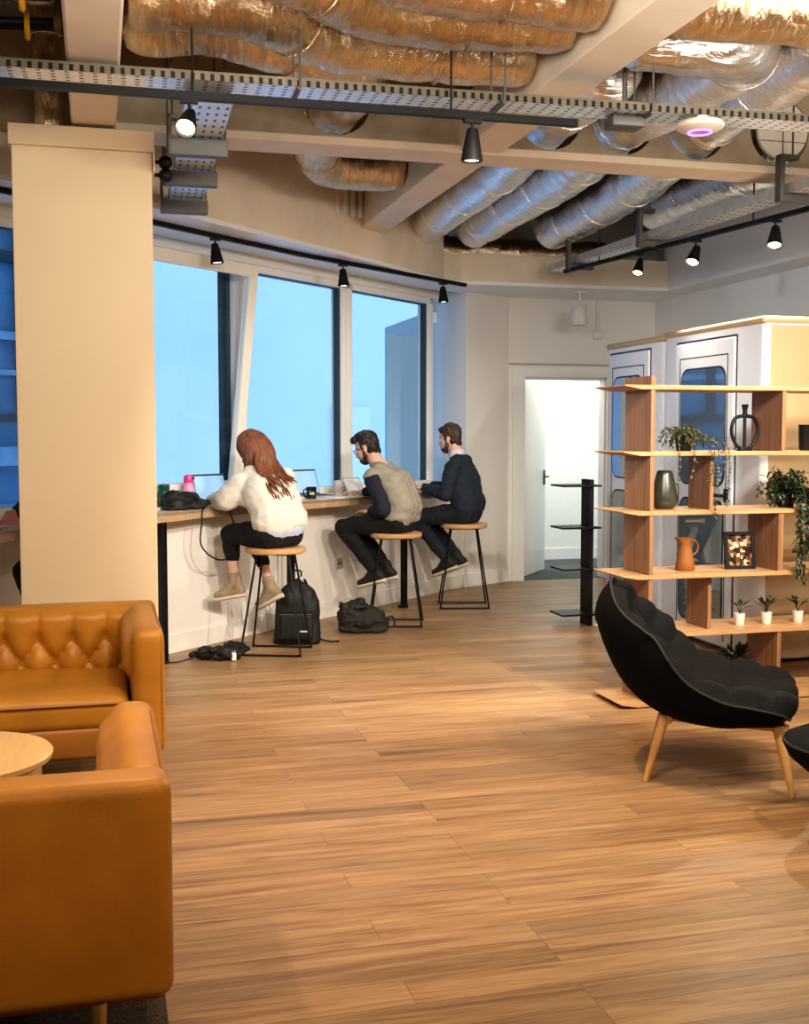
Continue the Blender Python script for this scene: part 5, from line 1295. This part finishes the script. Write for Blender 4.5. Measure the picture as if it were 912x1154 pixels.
obj('foliage', bl, M['leaf2'], t, smooth=False); obj('stem', bs, M['stemm'], t)
# left of the column
b = NB(); rbox(b, (0, 0, 0.003), (0.30, 0.21, 0.006), 0.002, 2); o = obj('paper_sheet', b, M['paper']); o.location = (-0.575, 6.72, CT); o.rotation_euler = (0, 0, math.radians(35)); tag(o, 'white papers on the counter left of the column', 'paper')
t = thing('greeting_card', 'pink folded card standing on the counter left of the column', 'card', (-0.475, 6.72, CT+0.007), math.radians(25))
for s in (-1, 1):
    b = NB(); add_slab(b, [(-0.055, s*0.025, 0), (0.055, s*0.03, 0), (0.03, 0.0, 0.085), (-0.02, 0.0, 0.075)], (0, s*0.001, 0.001)); obj('card_leaf', b, M['rose'], t, smooth=False)
t = thing('black_bag', 'black soft bag on the counter at the left edge of the column', 'bag', (-0.36, 6.93, CT), math.radians(40))
b = NB(); ellipsoid(b, (0, 0, 0.06), (0.15, 0.085, 0.065)); ellipsoid(b, (0.08, 0, 0.05), (0.08, 0.07, 0.05)); b = remesh(b, 0.010, 2); wrinkle(b, 0.03, 15, 6.0)
for v in b.verts: v.co.z = max(0.001, v.co.z)
obj('bag_body', b, M['bagk'], t, angle=180)
b = NB(); add_tube(b, smooth_path([(-0.1, -0.02, 0.10), (-0.03, -0.03, 0.15), (0.06, -0.02, 0.10)], 5), 0.007, 8); obj('strap', b, M['bagk'], t)

# ------------------------------------------------------------------ bags on the floor
t = thing('backpack', 'black backpack standing on the floor beside the first stool', 'backpack', (1.36, 8.10, 0), math.radians(-14))
b = NB(); g = []
for k in range(15):                                  # tapering rounded sections
    f = k/14; z = 0.012+0.455*f; w = 0.168*(1-0.10*f)*(1-max(0, (f-0.55)/0.45)**2.6*0.94); dd = 0.095*(1-0.25*f)*(1-max(0, (f-0.6)/0.4)**2.6*0.9)
    ring = []
    for q in range(32):
        a = 2*PI*q/32; c_, s_ = math.cos(a), math.sin(a); ring.append(b.verts.new((w*abs(c_)**0.7*(1 if c_ >= 0 else -1), dd*abs(s_)**0.75*(1 if s_ >= 0 else -1)+0.02*f, z)))
    g.append(ring)
for a, c in zip(g[:-1], g[1:]):
    for q in range(32): b.faces.new((a[q], a[(q+1) % 32], c[(q+1) % 32], c[q]))
b.faces.new(g[0][::-1]); b.faces.new(g[-1]); bmesh.ops.subdivide_edges(b, edges=b.edges[:], cuts=1, use_grid_fill=True); bmesh.ops.recalc_face_normals(b, faces=b.faces[:]); wrinkle(b, 0.012, 9, 2.0)
obj('pack_body', b, M['bagk'], t, angle=180)
b = NB(); rbox(b, (0, -0.095, 0.135), (0.25, 0.075, 0.21), 0.035, 5); bmesh.ops.recalc_face_normals(b, faces=b.faces[:]); wrinkle(b, 0.006, 14, 7.0); pk = obj('front_pocket', b, M['bagk'], t, angle=180)
b = NB(); box2(b, (0.03, -0.136, 0.10), (0.085, -0.133, 0.112)); obj('label_patch', b, M['label'], pk, smooth=False)
b = NB(); add_tube(b, [(-0.115, -0.135, 0.225), (0.115, -0.135, 0.225)], 0.004, 6); obj('zip', b, M['dgalv'], pk)
b = NB(); add_tube(b, smooth_path([(-0.03, 0.03, 0.475), (-0.025, 0.03, 0.515), (0.025, 0.03, 0.515), (0.03, 0.03, 0.475)], 5), 0.007, 8); obj('grab_handle', b, M['bagk'], t)
for s in (-1, 1):
    b = NB(); add_tube(b, smooth_path([(s*0.05, 0.07, 0.45), (s*0.09, 0.115, 0.33), (s*0.11, 0.115, 0.18), (s*0.12, 0.085, 0.05)], 5), 0.014, 8, sq=0.4); obj('strap', b, M['bagk'], t)
b = NB(); add_tube(b, smooth_path([(0.10, 0.05, 0.09), (0.17, 0.04, 0.02), (0.24, 0.02, 0.008), (0.30, 0.03, 0.008)], 6), 0.007, 6); obj('strap', b, M['bagk'], t)
t = thing('tote_bag', 'slumped dark holdall on the floor under the bearded man', 'bag', (1.90, 8.42, 0), math.radians(-8))
b = NB(); ellipsoid(b, (0.03, 0, 0.095), (0.165, 0.10, 0.105)); ellipsoid(b, (-0.08, 0.01, 0.115), (0.10, 0.10, 0.11)); ellipsoid(b, (0.11, 0, 0.07), (0.10, 0.09, 0.075)); box2(b, (-0.17, -0.08, 0.01), (0.20, 0.08, 0.05))
b = remesh(b, 0.009, 2); wrinkle(b, 0.018, 8, 9.0, (1, 1, 2.5)); wrinkle(b, 0.006, 20, 2.0)
for v in b.verts: v.co.z = max(0.001, v.co.z)
obj('bag_body', b, M['bago'], t, angle=180)
b = NB(); ellipsoid(b, (-0.03, 0, 0.20), (0.12, 0.07, 0.035)); ellipsoid(b, (0.0, 0.0, 0.23), (0.035, 0.04, 0.03)); ellipsoid(b, (-0.12, 0, 0.20), (0.05, 0.06, 0.035)); b = remesh(b, 0.008, 2); wrinkle(b, 0.022, 16, 3.0); obj('crumpled_top', b, M['bagk'], t, angle=180)
b = NB(); add_tube(b, smooth_path([(0.17, -0.03, 0.10), (0.235, -0.04, 0.12), (0.25, -0.05, 0.06), (0.20, -0.06, 0.04)], 6), 0.008, 8); obj('strap', b, M['bagk'], t)
t = thing('black_jacket', 'crumpled black jacket heaped on the floor left of the first stool', 'jacket', (0.76, 7.63, 0), math.radians(12))
b = NB(); random.seed(21)
for k in range(12): ellipsoid(b, (random.uniform(-0.14, 0.14), random.uniform(-0.06, 0.07), random.uniform(0.03, 0.07)), (random.uniform(0.05, 0.10), random.uniform(0.03, 0.06), random.uniform(0.025, 0.045)), Matrix.Rotation(random.uniform(-1, 1), 3, 'Z'))
b = remesh(b, 0.008, 1); wrinkle(b, 0.02, 14, 4.0, (1, 1, 2))
for v in b.verts: v.co.z = max(0.001, v.co.z)
obj('cloth_heap', b, M['bagk'], t, angle=180)
b = NB(); add_tube(b, smooth_path([(-0.16, 0.0, 0.03), (-0.28, 0.0, 0.010), (-0.36, 0.03, 0.008)], 6), 0.005, 6); obj('drawstring', b, M['bagk'], t)
t = thing('charger_plug', 'small white plug lying on the black jacket', 'plug', (0.845, 7.555, 0.004), math.radians(15))
b = NB(); rbox(b, (0, 0, 0.026), (0.032, 0.030, 0.052), 0.007); obj('plug_body', b, M['potw'], t)
for s in (-1, 1):
    b = NB(); box2(b, (s*0.008-0.003, -0.004, 0.051), (s*0.008+0.003, 0.004, 0.066)); obj('prong', b, M['galv'], t, smooth=False)

# ------------------------------------------------------------------ light
w = bpy.data.worlds.new('sky'); scn.world = w; w.use_nodes = True
nt = w.node_tree; bg = nt.nodes['Background']; bg.inputs['Color'].default_value = (0.40, 0.67, 1.0, 1); bg.inputs['Strength'].default_value = 1.9
def lamp(kind, loc, aim, energy, col, size=0.1, cone=100, blend=0.6, sy=None):
    ld = bpy.data.lights.new('unseen_lamp', kind); ld.energy = energy; ld.color = col
    if kind == 'AREA':
        ld.size = size
        if sy: ld.shape = 'RECTANGLE'; ld.size_y = sy
    else: ld.shadow_soft_size = size
    if kind == 'SPOT': ld.spot_size = math.radians(cone); ld.spot_blend = blend
    o = bpy.data.objects.new('unseen_lamp', ld); COL.objects.link(o); o.location = loc
    o.rotation_euler = Vector(aim).normalized().to_track_quat('-Z', 'Y').to_euler(); return o
LW = (1.0, 0.76, 0.48); LN = (1.0, 0.91, 0.79)
# lamps added out of the frame, without fixtures, to fill the room with light
lamp('AREA', (-0.9, 0.3, 2.85), (0.05, 0.5, -1), 40, LW, 1.6, sy=0.5)
lamp('AREA', (2.2, 0.3, 2.85), (0.0, 0.5, -1), 28, LW, 1.6, sy=0.5)
lamp('SPOT', (0.7, 2.6, 2.9), (0.10, 0.5, -1), 75, LW, 0.04, 95)
lamp('SPOT', (2.9, 3.1, 2.9), (-0.05, 0.5, -1), 95, LW, 0.04, 95)
lamp('SPOT', (-1.0, 3.3, 2.9), (0.1, 0.15, -1), 90, LW, 0.04, 85)
lamp('SPOT', (1.7, 3.2, 2.88), (0.0, 0.9, -0.47), 420, LN, 0.05, 56)
lamp('SPOT', (3.3, 3.2, 2.88), (-0.15, 0.95, -0.48), 380, LN, 0.05, 58)
lamp('SPOT', (-1.6, 2.9, 2.75), (5.7, 5.0, -1.35), 520, (0.86, 0.94, 1.0), 0.12, 28, 0.8)  # cool spot added to whiten the phone pod doors
lamp('AREA', (0.8, 2.9, 2.7), (0.2, 0.95, -0.2), 50, (1, 0.94, 0.86), 1.5, sy=0.3)  # this and the next: soft light added to brighten the far walls
lamp('AREA', (3.4, 2.9, 2.7), (0.0, 0.98, -0.2), 62, (1, 0.94, 0.86), 1.5, sy=0.3)
lamp('SPOT', (4.55, 4.4, 2.85), (-0.3, 0.8, -0.7), 160, LN, 0.04, 90)
lamp('SPOT', (4.3, 3.6, 2.85), (0.1, 0.7, -0.75), 140, LW, 0.04, 85)
# room beyond the door
lamp('AREA', (4.9, 11.95, 2.55), (0, 0, -1), 32, (1, 0.98, 0.92), 1.4, sy=0.8)
scn.view_settings.view_transform = 'Standard'
scn.view_settings.look = 'Medium High Contrast'
scn.view_settings.exposure = 0.0
